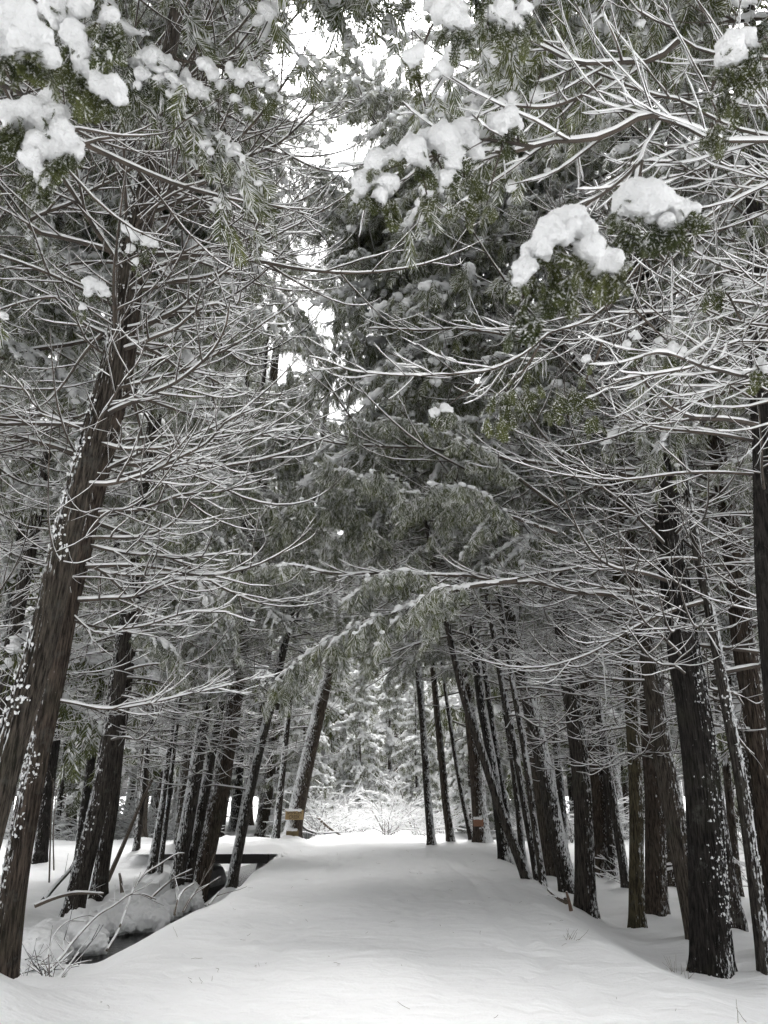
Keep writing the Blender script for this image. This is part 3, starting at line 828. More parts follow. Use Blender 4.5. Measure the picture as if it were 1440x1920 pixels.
# ------------------------------------------------------------------ hand-placed limbs: (tree, photo line, start depth, end depth, thickness px)
LIMBS = [
 ('N2', [(1500, 268), (1440, 263), (1337, 260), (1280, 233), (1233, 220), (1160, 203), (1090, 180)], 3.6, 3.9, 20),
 ('N2', [(1233, 226), (1193, 230), (1143, 250), (1077, 260), (1027, 262), (993, 277), (940, 285), (860, 290), (760, 305), (690, 332)], 3.6, 3.4, 17),
 ('N2', [(1500, 120), (1400, 100), (1333, 93), (1303, 87), (1277, 72), (1250, 43), (1213, 27), (1180, -5)], 4.0, 4.2, 16),
 ('N2', [(1275, 80), (1253, 100), (1220, 115), (1160, 116), (1120, 122), (1080, 120), (1010, 93), (960, 80)], 4.0, 4.0, 18),
 ('N2', [(1480, 262), (1360, 230), (1313, 213), (1277, 193), (1237, 187), (1193, 173), (1147, 150), (1110, 133), (1073, 100), (1027, 77), (1003, 47), (985, 10)], 3.9, 4.4, 15),
 ('N2', [(1127, 150), (1087, 180), (1037, 197), (993, 200), (940, 205)], 4.2, 4.1, 14),
 ('N2', [(1233, 228), (1212, 265), (1200, 310), (1197, 345)], 3.6, 2.6, 9),
 ('N3', [(1500, 712), (1440, 707), (1380, 705), (1327, 690), (1280, 673), (1247, 662), (1207, 667)], 5.6, 4.6, 19),
 ('N3', [(1300, 683), (1260, 697), (1187, 710), (1120, 725)], 4.9, 4.6, 9),
 ('N3', [(1420, 330), (1330, 400), (1260, 450), (1193, 500), (1140, 570), (1110, 593), (1053, 617), (1027, 627), (987, 660), (930, 690), (820, 706), (700, 702), (640, 690), (580, 668)], 6.2, 7.2, 13),
 ('N3', [(1500, 575), (1437, 570), (1370, 567), (1293, 568), (1253, 583), (1213, 587), (1140, 583)], 6.0, 5.6, 13),
 ('N3', [(1500, 510), (1440, 520), (1360, 500), (1300, 470), (1240, 420)], 6.0, 5.6, 11),
 ('N3', [(1460, 640), (1380, 640), (1330, 655), (1270, 620), (1200, 560)], 6.0, 5.5, 10),
 ('R14', [(1332, 817), (1280, 797), (1237, 785), (1193, 800), (1107, 813), (1040, 830)], 8.4, 7.6, 11),
 ('R14', [(1357, 920), (1293, 883), (1253, 880), (1200, 860), (1167, 823), (1153, 790), (1127, 760)], 8.4, 7.6, 11),
 ('R14', [(1460, 1050), (1403, 1030), (1357, 993), (1330, 963), (1290, 960), (1240, 970)], 8.0, 7.2, 15),
 ('R14', [(1380, 1093), (1327, 1053), (1277, 1007), (1240, 960), (1180, 930)], 8.2, 7.4, 11),
 ('R14', [(1397, 1305), (1337, 1293), (1277, 1257), (1200, 1227), (1150, 1190)], 8.0, 7.4, 9),
 ('R14', [(1397, 1260), (1343, 1247), (1293, 1213), (1247, 1180), (1210, 1157)], 8.0, 7.4, 9),
 ('R14', [(1437, 1427), (1393, 1397), (1367, 1357), (1345, 1320)], 7.8, 7.3, 9),
 ('R14', [(1407, 1368), (1353, 1363), (1327, 1355)], 7.9, 7.4, 10),
 ('R1', [(1253, 1157), (1220, 1140), (1160, 1120), (1077, 1110), (1010, 1095), (960, 1090), (860, 1080), (720, 1075), (580, 1075)], 8.6, 9.6, 17),
 ('R1', [(1250, 1064), (1167, 1060), (1110, 1062), (1040, 1072), (960, 1087), (900, 1100)], 8.8, 9.2, 12),
 ('R1', [(1310, 1120), (1227, 1115), (1160, 1107), (1080, 1090)], 8.6, 8.2, 11),
 ('R1', [(1250, 900), (1100, 880), (1000, 868), (880, 850), (800, 842), (620, 830), (480, 815)], 9.2, 10.5, 15),
 ('R1', [(1240, 840), (1130, 740), (1000, 640), (900, 620), (760, 618), (690, 616)], 9.4, 10.0, 13),
 ('R2', [(1207, 1273), (1147, 1273), (1077, 1263), (1010, 1252), (960, 1235)], 10.4, 9.8, 9),
 ('R2', [(1205, 1230), (1130, 1222), (1050, 1225), (960, 1222)], 10.5, 10, 7),
 ('R2', [(1200, 1180), (1140, 1163), (1060, 1140), (990, 1100), (940, 1060)], 10.5, 9.6, 8),
 ('L1', [(200, 782), (250, 757), (320, 720), (367, 690), (403, 653), (423, 607), (430, 563)], 7.2, 6.6, 14),
 ('L1', [(180, 913), (250, 900), (320, 867), (387, 830), (430, 787), (475, 770)], 7.0, 6.5, 13),
 ('L1', [(202, 838), (253, 845), (317, 837), (367, 817), (420, 790)], 7.1, 6.6, 12),
 ('L1', [(230, 660), (283, 637), (320, 623), (360, 590), (400, 570), (443, 577), (450, 545)], 7.4, 6.8, 13),
 ('L1', [(243, 617), (300, 597), (347, 573), (383, 540), (430, 507), (480, 480)], 7.5, 7.0, 12),
 ('L1', [(170, 832), (200, 763), (227, 720), (260, 677), (278, 635)], 6.75, 5.8, 9),
 ('L1', [(203, 693), (207, 660), (227, 607), (253, 560), (277, 513), (292, 490)], 7.0, 6.2, 8),
 ('L1', [(150, 803), (110, 787), (67, 763), (45, 730), (20, 700)], 7.1, 6.8, 11),
 ('L1', [(197, 633), (150, 603), (107, 560), (70, 560), (0, 583), (-60, 600)], 7.4, 6.8, 11),
 ('L1', [(192, 673), (163, 640), (147, 613), (130, 560)], 7.3, 7.0, 9),
 ('L1', [(-40, 440), (57, 413), (117, 387), (180, 350), (217, 333), (260, 303), (293, 277), (312, 240), (330, 205)], 6.6, 6.6, 15),
 ('L1', [(258, 420), (330, 380), (400, 330), (450, 300), (520, 270), (600, 200)], 7.8, 7.2, 14),
 ('L1', [(265, 400), (310, 360), (370, 300), (425, 220), (440, 180)], 7.6, 6.8, 12),
 ('L1', [(300, 200), (360, 170), (420, 110), (470, 60), (520, -10)], 8.2, 7.6, 12),
 ('L1', [(290, 290), (345, 288), (400, 300), (470, 310), (540, 290)], 8.0, 7.4, 11),
 ('L1', [(245, 545), (330, 530), (430, 500), (520, 440), (600, 400)], 7.6, 7.4, 12),
 ('L1', [(225, 735), (330, 700), (420, 660), (500, 600), (560, 560)], 7.4, 7.6, 11),
 ('L2', [(137, 1127), (200, 1123), (250, 1120), (293, 1103), (333, 1087), (375, 1088)], 7.1, 6.8, 13),
 ('L2', [(183, 1028), (233, 1038), (310, 1045), (397, 1040), (450, 1030)], 7.6, 7.2, 11),
 ('L2', [(177, 1067), (233, 1077), (300, 1076), (383, 1082)], 7.5, 7.2, 12),
 ('L2', [(163, 1005), (220, 1010), (277, 1003), (320, 987), (347, 960), (360, 930)], 7.6, 7.0, 12),
 ('L2', [(150, 1168), (215, 1180), (280, 1172), (350, 1150), (430, 1145)], 7.4, 7.0, 10),
 ('L2', [(133, 1150), (175, 1185), (230, 1180), (260, 1150)], 7.4, 6.9, 8),
 ('L2', [(120, 1315), (200, 1328), (290, 1315), (400, 1290), (480, 1270)], 7.6, 7.8, 9),
 ('L2', [(190, 960), (260, 955), (340, 930), (430, 920), (500, 890)], 7.8, 7.6, 11),
 ('L2', [(205, 880), (300, 870), (400, 865), (480, 820), (560, 800)], 8.0, 8.0, 11),
]
for (key, ln, t0, t1, th) in LIMBS:
    t, tp, tr = TREES[key]
    m = len(ln)
    pts = np.array([P(px, py, t=t0 + (t1 - t0) * i / (m - 1)) for i, (px, py) in enumerate(ln)])
    if key[0] != 'N':                                   # rooted in its own trunk
        d = (tp - EYE); dp = d @ FWD
        qx = 720 + FPX * d[:, 0] / dp; qy = 960 - FPX * (d @ UPV) / dp
        k = int(np.argmin((qx - ln[0][0]) ** 2 + (qy - ln[0][1]) ** 2))
        sh = dp[k] - t0
        pts = np.array([P(px, py, t=t0 + sh + (t1 - t0) * i / (m - 1)) for i, (px, py) in enumerate(ln)])
        pts[0] = tp[k]; t0 = t0 + sh
    elif ln[0][0] > 1400:
        pts = np.concatenate([[on_path(tp, pts[0][2] - .15)], pts])
    L = np.linalg.norm(np.diff(pts, axis=0), axis=1).sum()
    path = resample(pts, max(10, int(L / .09)))
    path += np.stack([vnoise(np.stack([np.arange(len(path)) * .35, np.full(len(path), U(0, 50)), np.zeros(len(path))], -1), s) for s in (1, 2, 3)], -1) * .02
    r0 = th / FPX * t0 * .30
    mb, ms = MB(), MB()
    o = np.array(t.location)
    twiggy(mb, ms, path - o, r0, max(.005, r0 * .35), 1.0 + th / 14, int(3 + L * 4.5), min(1.3, L * .5), dens=1.0, k=8, s0=.15)
    b = mb.build('branch', TWIG, t)
    ms.build('snow_cover', SNOW, b)

# ------------------------------------------------------------------ snow-laden boughs close to the viewer
def remeshed(C, R, voxel, seed, amp):
    mb = MB(); blobs(mb, C, R, ICO2, .95, .05)
    me = mb.mesh('tmp', SNOW_FLUFF)
    o = link('tmp', me)
    md = o.modifiers.new('r', 'REMESH'); md.mode = 'VOXEL'; md.voxel_size = voxel
    dg = bpy.context.evaluated_depsgraph_get(); dg.update()
    ev = o.evaluated_get(dg)
    m2 = bpy.data.meshes.new_from_object(ev)
    bpy.data.objects.remove(o); bpy.data.meshes.remove(me)
    n = len(m2.vertices)
    co = np.empty(n * 3, np.float32); m2.vertices.foreach_get('co', co); co = co.reshape(-1, 3).astype(float)
    no = np.array([v.normal[:] for v in m2.vertices])
    s = float(np.mean(R))
    d = (fbm(co / s * 1.1, seed, 3) * amp + .16 * fbm(co / s * 4.5, seed + 3, 2)) * s
    co = co + no * d[:, None]
    m2.vertices.foreach_set('co', co.astype(np.float32).ravel())
    m2.polygons.foreach_set('use_smooth', np.ones(len(m2.polygons), bool))
    m2.update()
    return m2

def hero_bough(key, stem, dots, greens, t, stem_px=8, fsize=.13, voxel=.011, label=None):
    tr = TREES[key][0]; o = np.array(tr.location)
    m = len(stem)
    path = resample([P(x, y, t=t + .02 * i) for i, (x, y) in enumerate(stem)], 14) - o
    mb = MB()
    tube(mb, path, np.linspace(stem_px / FPX * t * .5, .004, 14), 7)
    C, R = [], []
    for (x, y, r) in dots:
        rr = r / FPX * t
        dz = U(-.8, .8) * rr
        C.append(P(x, y, t=t + dz) - o); R.append(rr * 1.0)
        for q in range(9):
            a = U(0, 6.28); f = U(.55, 1.12)
            C.append(P(x + math.cos(a) * r * f, y + math.sin(a) * r * f * .9 + r * .1, t=t + dz + U(-.9, .9) * rr) - o); R.append(rr * U(.25, .5))
    C, R = np.array(C), np.array(R)
    # twigs that carry the lumps
    top = path[-1]
    for i in range(0, len(dots), 2):
        c = C[i * 10] - np.array([0, 0, R[i * 10] * .5])
        k = int(np.argmin(np.linalg.norm(path - c, axis=1)))
        mid = (path[k] + c) / 2 + np.array([0, 0, .02])
        tube(mb, resample([path[k], mid, c], 6), np.linspace(.006, .003, 6), 4)
    b = mb.build('bough', TWIG, tr)
    if label: b['label'] = label
    D = np.linalg.norm(C[:, None] - C[None], axis=2) < .85 * (R[:, None] + R[None])
    left = set(range(len(C)))
    while left:
        grp, todo = set(), [left.pop()]
        while todo:
            g_ = todo.pop(); grp.add(g_)
            nb_ = [q for q in left if D[g_, q]]
            left.difference_update(nb_); todo.extend(nb_)
        gi = sorted(grp)
        if max(R[gi]) < 2.2 * voxel: continue
        b2 = remeshed(C[gi], R[gi], voxel, len(dots), .34)
        b2.materials.clear(); b2.materials.append(SNOW_FLUFF)
        link('snow_load', b2, b)
    ml = MB()
    F = []
    for i, (x, y, r) in enumerate(dots):
        for q in range(3):
            F.append(P(x + U(-1, 1) * r * .9, y + r * U(.3, .85), t=t + U(-.3, 1.2) * r / FPX * t) - o)
    mf = MB()
    dusted(ml, mf, F, fsize * .62, FROND_FINE, .75, .3)
    F = []
    for (x, y, r) in greens:
        for q in range(int(3 + r / 5)):
            F.append(P(x + U(-1, 1) * r, y + U(-1.1, .0) * r, t=t + U(-.2, 1.2) * r / FPX * t * 1.2) - o)
    dusted(ml, mf, F, fsize * .95, FROND_FINE, .6, .22)
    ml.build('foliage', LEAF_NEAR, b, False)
    mf.build('snow_dusting', SNOW_FLUFF, b, False)
    return b

hero_bough('N1', [(-60, -60), (0, -10), (60, 30), (90, 80)], [(25, 45, 42), (62, 72, 38), (85, 105, 26), (20, 92, 30), (5, 15, 35)], [(75, 112, 20), (20, 108, 14), (50, 98, 16)], 2.0, fsize=.10)
hero_bough('N1', [(40, -60), (110, 0), (160, 90), (210, 165)], [(115, 30, 26), (140, 68, 25), (152, 100, 22), (165, 135, 22), (188, 160, 22), (214, 162, 21), (226, 186, 13), (192, 108, 16), (205, 30, 20), (222, 58, 15), (100, 5, 24), (150, 10, 22)], [(130, 92, 16), (172, 172, 20), (190, 60, 22), (150, 130, 16), (215, 90, 16)], 2.3, fsize=.11)
hero_bough('N1', [(-40, 150), (40, 175), (90, 210), (110, 270)], [(95, 185, 20), (105, 213, 21), (62, 212, 30), (20, 213, 24), (90, 243, 24), (70, 268, 22), (58, 298, 19), (100, 278, 22), (130, 270, 21), (146, 288, 13), (80, 333, 17), (76, 355, 11), (115, 240, 21)], [(50, 265, 18), (96, 322, 16), (120, 300, 13), (30, 245, 18)], 2.3, fsize=.11)
hero_bough('L1', [(345, 115), (320, 110), (300, 120), (270, 140)], [(285, 105, 17), (310, 120, 15), (268, 140, 15), (330, 125, 10), (300, 150, 11), (290, 178, 8), (258, 160, 9)], [(290, 150, 12), (300, 172, 12), (265, 168, 9)], 5.2, 6, .12, .014)
hero_bough('L1', [(345, 115), (380, 120), (440, 130), (520, 180)], [(345, 145, 14), (360, 165, 17), (385, 175, 14), (396, 195, 9), (330, 160, 11), (320, 176, 9), (385, 120, 14), (400, 140, 14), (415, 160, 11), (430, 125, 10), (450, 145, 17), (475, 135, 16), (490, 150, 12), (510, 165, 12), (440, 185, 9), (465, 210, 10), (522, 184, 9)], [(350, 190, 16), (390, 210, 13), (440, 165, 14), (470, 185, 14), (505, 190, 13), (420, 185, 12)], 5.2, 6, .12, .014)
hero_bough('L1', [(262, 410), (255, 425), (265, 450), (260, 500)], [(240, 430, 11), (255, 445, 11), (275, 450, 11), (290, 456, 8), (245, 465, 9), (266, 470, 7), (255, 490, 8), (262, 505, 6)], [(265, 455, 8), (275, 475, 8)], 6.3, 5, .12, .015)
hero_bough('L1', [(205, 570), (195, 545), (180, 530), (160, 550)], [(170, 530, 12), (190, 540, 12), (165, 550, 8), (201, 550, 7), (155, 575, 8), (148, 588, 6)], [(180, 550, 7)], 6.5, 5, .12, .015)
hero_bough('L1', [(430, 400), (415, 380), (405, 375)], [(415, 372, 11), (425, 385, 9), (403, 392, 8)], [(420, 395, 8)], 6.5, 4, .1, .015)
hero_bough('N2', [(1000, 275), (900, 262), (800, 285), (700, 320), (665, 360)], [(680, 340, 22), (700, 330, 22), (725, 345, 19), (740, 370, 12), (668, 365, 14), (715, 365, 15), (705, 300, 20), (740, 290, 17), (775, 275, 22), (800, 265, 23), (830, 255, 23), (865, 245, 22), (845, 275, 21), (790, 300, 15), (880, 265, 17), (850, 305, 17), (835, 330, 14), (890, 285, 14), (935, 230, 20), (955, 215, 15), (970, 235, 14), (905, 355, 12), (912, 380, 12), (900, 396, 8), (870, 330, 12), (780, 345, 11), (800, 360, 12), (825, 350, 11)], [(690, 375, 18), (725, 382, 14), (840, 310, 18), (885, 350, 20), (870, 385, 12), (800, 375, 14), (790, 315, 12), (945, 265, 16)], 3.2, 7, .12, .013)
hero_bough('N2', [(920, -60), (870, -10), (830, 20), (780, 120)], [(830, 20, 22), (850, 35, 21), (810, 10, 17), (856, 10, 20), (870, 45, 12), (785, 95, 15), (770, 105, 15), (795, 160, 13), (790, 175, 9), (775, 125, 8)], [(845, 65, 18), (770, 5, 16), (775, 135, 12), (865, 75, 14)], 2.9, 6, .11, .013)
hero_bough('N2', [(1060, -60), (1010, -10), (960, 20), (915, 45)], [(925, 25, 15), (945, 20, 19), (915, 45, 10), (960, 40, 14), (986, 15, 15), (1000, 32, 11)], [(935, 58, 14), (900, -5, 18), (985, 60, 14)], 2.9, 6, .11, .013)
hero_bough('N2', [(1205, 300), (1150, 350), (1090, 390), (1010, 470)], [(1050, 420, 30), (1075, 410, 26), (1025, 430, 26), (1100, 430, 24), (1000, 470, 22), (985, 500, 20), (974, 527, 13), (1110, 465, 24), (1130, 480, 22), (1150, 485, 19), (1156, 505, 12), (1090, 468, 18), (1120, 502, 15), (1020, 468, 18), (996, 560, 12), (981, 585, 12), (968, 606, 9)], [(1046, 480, 20), (1088, 512, 20), (1015, 535, 20), (1050, 545, 18), (1142, 522, 12), (1000, 590, 12)], 2.0, 6, .10, .010)
hero_bough('N2', [(1205, 300), (1200, 340), (1230, 365), (1300, 390)], [(1190, 360, 26), (1215, 360, 24), (1165, 385, 21), (1240, 370, 21), (1200, 390, 22), (1155, 400, 13), (1260, 380, 17), (1285, 386, 16), (1305, 391, 12), (1250, 414, 15), (1275, 405, 13), (1195, 428, 12), (1225, 400, 19), (1175, 415, 11)], [(1178, 432, 14), (1215, 445, 18), (1245, 432, 14), (1292, 408, 13)], 2.15, 6, .10, .010)
hero_bough('N2', [(1480, 90), (1420, 80), (1370, 100), (1330, 180)], [(1375, 75, 18), (1395, 70, 18), (1355, 85, 15), (1410, 80, 13), (1360, 110, 17), (1385, 105, 15), (1345, 140, 14), (1330, 165, 14), (1320, 186, 12), (1350, 160, 12), (1436, 70, 10)], [(1365, 142, 14), (1355, 185, 15), (1430, 130, 18), (1390, 130, 10)], 2.6, 6, .11, .012)
hero_bough('N2', [(1345, 235), (1335, 240), (1325, 255)], [(1330, 235, 10), (1320, 255, 7), (1342, 228, 7)], [(1340, 258, 12)], 3.0, 4, .10, .012)
# thinner green boughs hanging lower on the right
for key, stem, dots, greens, t in (
    ('N3', [(1010, 650), (985, 690), (960, 720), (930, 760)], [(985, 690, 8), (960, 705, 8), (945, 730, 7)], [(985, 735, 26), (940, 755, 22), (960, 770, 22), (925, 790, 16)], 5.2),
    ('N3', [(1130, 640), (1110, 690), (1080, 740), (1040, 790)], [(1100, 672, 9), (1090, 700, 6), (1040, 750, 8), (1025, 765, 6)], [(1095, 745, 26), (1060, 755, 22), (1100, 790, 16), (1040, 770, 16)], 5.2),
    ('N3', [(900, 720), (860, 745), (830, 770)], [(815, 772, 9), (833, 764, 9), (845, 768, 6)], [(835, 785, 10)], 6.2),
    ('N3', [(1190, 580), (1230, 620), (1270, 655)], [(1262, 650, 12), (1280, 656, 9), (1245, 662, 8), (1190, 630, 10), (1175, 645, 8)], [(1265, 668, 10), (1190, 655, 10)], 5.6),
    ('N3', [(1390, 600), (1350, 545), (1320, 555)], [(1330, 545, 7), (1345, 540, 6)], [(1345, 555, 16)], 5.4),
    ('N3', [(1470, 700), (1430, 685), (1410, 690)], [(1425, 682, 11), (1437, 690, 10), (1408, 690, 6)], [(1428, 698, 8)], 5.2)):
    hero_bough(key, stem, dots, greens, t, 5, .16, .014)

# leafy bough that droops over the middle of the path (fork of the long black-cedar limb)
def leafy_limb(key, ln, t0, t1, r0, clen, nch, fsize=.22, cover=.5, bs=.05):
    tr = TREES[key][0]; o = np.array(tr.location); m = len(ln)
    pts = [P(px, py, t=t0 + (t1 - t0) * i / (m - 1)) - o for i, (px, py) in enumerate(ln)]
    mb, ml, ms = MB(), MB(), MB()
    bough_geo(mb, ml, ms, resample(pts, 24), r0, clen, nch, fsize, FROND, .034, bs * .8, cover * .75, ICO2, .8)
    b = mb.build('bough', TWIG, tr); ml.build('foliage', LEAF, b, False); ms.build('snow_cover', SNOW_FLUFF, b)
leafy_limb('R1', [(970, 1088), (860, 1105), (770, 1140), (690, 1165), (640, 1195), (580, 1225), (520, 1290)], 9.1, 9.8, .03, .95, 30)
leafy_limb('R1', [(860, 1080), (760, 1078), (700, 1090), (660, 1120)], 9.4, 9.8, .02, .6, 12)
leafy_limb('R1', [(620, 1075), (540, 1060), (470, 1080), (430, 1120)], 9.6, 9.9, .02, .7, 12)
leafy_limb('R5', [(1045, 1000), (930, 960), (800, 930), (700, 900), (610, 880)], 11.5, 12.5, .03, 1.2, 26, .26)
leafy_limb('R5', [(1045, 950), (900, 850), (780, 800), (660, 800)], 12, 13, .03, 1.3, 24, .26)
leafy_limb('R10', [(880, 1130), (800, 1000), (700, 950), (560, 960)], 17.5, 17, .03, 1.5, 24, .3)
leafy_limb('L11', [(470, 1080), (540, 980), (620, 950), (700, 1000)], 13.5, 14, .03, 1.3, 24, .28)
leafy_limb('L3', [(255, 1000), (330, 920), (430, 900), (520, 950)], 13.4, 13.4, .03, 1.2, 22, .28)
leafy_limb('L3', [(250, 1080), (300, 1010), (380, 1000), (440, 1040)], 13.4, 13, .03, 1.0, 18, .28)
leafy_limb('L3', [(235, 1180), (270, 1190), (320, 1210), (345, 1270)], 13.4, 12.8, .02, .6, 12, .25, .8)

# ------------------------------------------------------------------ woods behind
def far_crown(seed, H, z0, R, nb, dens):
    mb, ml, ms = MB(), MB(), MB()
    for i in range(nb):
        f = (i + U(0, 1)) / nb
        z = z0 + (H - z0) * f
        L = R * (1 - f) ** .7 * U(.7, 1.15) + .25
        az = U(0, 6.28)
        dr = U(.15, .5)
        path = grow((0, 0, z), az, U(-.1, .3), L, 5, lambda s: -dr, .08)
        bough_geo(mb, ml, ms, path, .02, L * .45, 5, .5, FROND_FAR, .14 / dens, .11 if z0 > 1 else .105, .5 if z0 > 1 else .9, ICO1, .5, .55 if z0 > 1 else .85)
    out = MB()
    return mb, ml, ms

def merge3(name, parts, mats):
    me_all = MB(); counts = []
    for mb in parts:
        V = np.concatenate(mb.v); Q = np.concatenate(mb.q) if mb.q else None; T = np.concatenate(mb.t) if mb.t else None
        me_all.add(V, Q, T); counts.append((len(Q) if Q is not None else 0, len(T) if T is not None else 0))
    me = me_all.mesh(name, mats[0], False)
    for m in mats[1:]: me.materials.append(m)
    idx = np.concatenate([np.full(c[0], i) for i, c in enumerate(counts)] + [np.full(c[1], i) for i, c in enumerate(counts)])
    me.polygons.foreach_set('material_index', idx.astype(np.int32)); me.update()
    return me

FAR = []
for i, (H, z0, R, nb) in enumerate(((12, 4.2, 2.4, 42), (14, 5.2, 2.6, 44), (11, 3.2, 2.2, 42), (13, 3.0, 2.6, 50), (15, 6.5, 2.4, 38), (9, .7, 2.3, 52), (10, .9, 2.6, 56))):
    mb, ml, ms = far_crown(i, H, z0, R, nb, 1.0)
    # dead lower twigs
    for k in range(22):
        z = U(1.8, z0 + 1.5); az = U(0, 6.28)
        p = grow((0, 0, z), az, U(-.1, .2), U(.8, 1.9), 6, lambda s: .2, .06)
        rr = np.linspace(.014, .004, 7); tube(mb, p, rr, 4); snow_on(ms, p, rr, 1.6, 4)
        for q in range(5):
            p2, a2, b2 = sub(p, U(.2, .95)); tw = grow(p2, a2 + random.choice((-1, 1)) * U(.4, 1), b2 + U(-.2, .4), U(.2, .7), 3, lambda s: .4, .1)
            tube(mb, tw, np.linspace(.006, .003, 4), 3); snow_on(ms, tw, np.linspace(.006, .003, 4), 1.4, 4)
    n = int(H / .4)
    pth = np.stack([.12 * np.sin(np.linspace(0, 2.5, n) + i), .1 * np.cos(np.linspace(0, 2, n) + i) - .1, np.linspace(-.5, H, n)], -1)
    tm, _ = trunk_mesh(pth, .15 * (1 - .75 * np.clip(pth[:, 2] / H, 0, 1)), 14, 50 + i, .03, BARK_SNOWY)
    FAR.append((tm, merge3('crown', (mb, ml, ms), (TWIG, LEAF, SNOW_FLUFF)), H))

def far_tree(x, y, label, group, k=None, s=None):
    k = random.randrange(5) if k is None else k
    tm, cm, H = FAR[k]
    s = U(.85, 1.3) if s is None else s
    z = float(terrain(np.array([x]), np.array([y]), False)[0])
    t = thing('cedar_tree', (x, y, z), label, 'tree', group)
    t.rotation_euler = (U(-.04, .04), U(-.04, .04), U(0, 6.28))
    t.scale = (s, s, s)
    o = link('trunk', tm, t); o.color = (*random.choice((BROWN, DARK, GREY, RED)), 1)
    link('crown', cm, t)
    return t

placed = [tuple(np.array(v[0].location)[:2]) for v in TREES.values()]
def scatter(n, xr, yr, dmin, label, group, ks=None, srange=None):
    c = 0
    for tries in range(n * 40):
        if c >= n: break
        x, y = U(*xr), U(*yr)
        if -6.3 < x < 3.2 and y < 33: continue
        if 23 < y < 30 and x < 4: continue
        if -6.0 < x - (y - 30) * .08 < 6.0 and y < 52: continue
        if min((x - a) ** 2 + (y - b) ** 2 for a, b in placed) < dmin ** 2: continue
        placed.append((x, y)); c += 1
        far_tree(x, y, label, group, random.choice(ks) if ks else None, U(*srange) if srange else None)
scatter(28, (-24, -6.5), (12, 46), 1.5, 'snow-dusted cedar standing back in the woods left of the creek', 'cedars in the woods left of the creek')
scatter(30, (4.6, 22), (11, 46), 1.4, 'snow-dusted cedar standing back in the woods right of the path', 'cedars in the woods right of the path')
for (x, y, s_, lab) in ((-3.6, 36, .75, 'pale snow-loaded young cedar left of the bright opening'), (-1.2, 41, .8, 'snow-loaded young cedar in the middle of the bright opening'), (1.6, 39, .65, 'small snow-loaded cedar right of the middle of the opening'), (3.9, 37, .7, 'snow-loaded young cedar behind the lone trunk at the bend'),
                       (-5.5, 40, .95, 'larger snow-loaded cedar left behind the yellow sign'), (5.6, 41, .95, 'larger snow-loaded cedar right behind the orange sign'), (.4, 47, 1.0, 'snow-loaded cedar deepest in the bright opening'), (-2.9, 47, 1.05, 'broad snow-loaded cedar deep left in the opening'), (3.2, 48, 1.05, 'broad snow-loaded cedar deep right in the opening')):
    placed.append((x, y)); far_tree(x, y, lab, 'young snow-loaded cedars at the bright opening', random.choice((5, 6)), s_)
scatter(20, (-12, 12), (31, 44), 1.7, 'tall snow-covered cedar rising behind the end of the path', 'tall cedars behind the path end', [1, 3, 4], (1.5, 2.0))
scatter(26, (-20, 20), (42, 58), 1.9, 'snow-covered cedar in the far woods beyond the end of the path', 'cedars in the far woods beyond the path end', None, (1.4, 1.9))
scatter(26, (-34, 34), (58, 80), 2.6, 'tall pale cedar in the last row of the far woods', 'last row of far woods', None, (1.4, 1.9))

# snowy shrubs: tangles of twigs loaded with snow
SHRUB = []
for i in range(4):
    mb, ms = MB(), MB()
    for k in range(16):
        az = U(0, 6.28)
        p = grow((U(-.2, .2), U(-.2, .2), -.1), az, U(.6, 1.35), U(1.0, 2.2), 8, lambda s: -.45, .10)
        rr = np.linspace(.012, .003, 9)
        tube(mb, p, rr, 4); snow_on(ms, p, rr, 2.6, 4, .05)
        for q in range(9):
            p2, a2, b2 = sub(p, U(.25, .98))
            tw = grow(p2, a2 + U(-1.3, 1.3), b2 + U(-.7, .5), U(.2, .7), 4, lambda s: -.3, .12)
            tube(mb, tw, np.linspace(.005, .002, 5), 3); snow_on(ms, tw, np.linspace(.005, .002, 5), 2.6, 4, .05)
    SHRUB.append((mb.mesh('shrub_stems', TWIG), ms.mesh('snow_cover', SNOW)))
def shrub(x, y, s, label, group):
    a, b = random.choice(SHRUB)
    z = float(terrain(np.array([x]), np.array([y]), False)[0])
    t = thing('snowy_shrub', (x, y, z), label, 'shrub', group)
    t.rotation_euler = (0, 0, U(0, 6.28)); t.scale = (s, s, s * U(.8, 1.15))
    link('stems', a, t); link('snow_cover', b, t)
for i in range(16): shrub(U(-3.2, 3.0), U(31, 37), U(.7, 1.3), 'snow-loaded twiggy shrub in the bright thicket where the path ends', 'shrubs in the bright thicket at the path end')
for i in range(14): shrub(U(-4, 5), U(37, 48), U(1.2, 2.0), 'tall snow-buried shrub deep in the thicket behind the path end', 'tall shrubs behind the thicket')
for i in range(26): shrub(U(-19, -7.5), U(29.5, 42), U(.8, 1.7), 'snowy undergrowth shrub behind the crossing path at left', 'undergrowth shrubs at left')
for i in range(26): shrub(U(5.5, 18), U(16, 40), U(.7, 1.5), 'snowy undergrowth shrub among the cedars at right', 'undergrowth shrubs at right')

# ------------------------------------------------------------------ ground sheet
ys = np.concatenate([np.linspace(-30, 2.5, 20)[:-1], np.arange(2.5, 10, .05), np.arange(10, 18, .075), np.arange(18, 34, .12), np.arange(34, 60, .8), np.geomspace(60, 900, 24)])
xs = np.concatenate([-np.geomspace(900, 12, 26), np.arange(-11.8, -6.4, .14), np.arange(-6.4, 6, .055), np.arange(6, 12, .14), np.geomspace(12.2, 900, 26)])
Xg, Yg = np.meshgrid(xs, ys)
Zg = terrain(Xg, Yg)
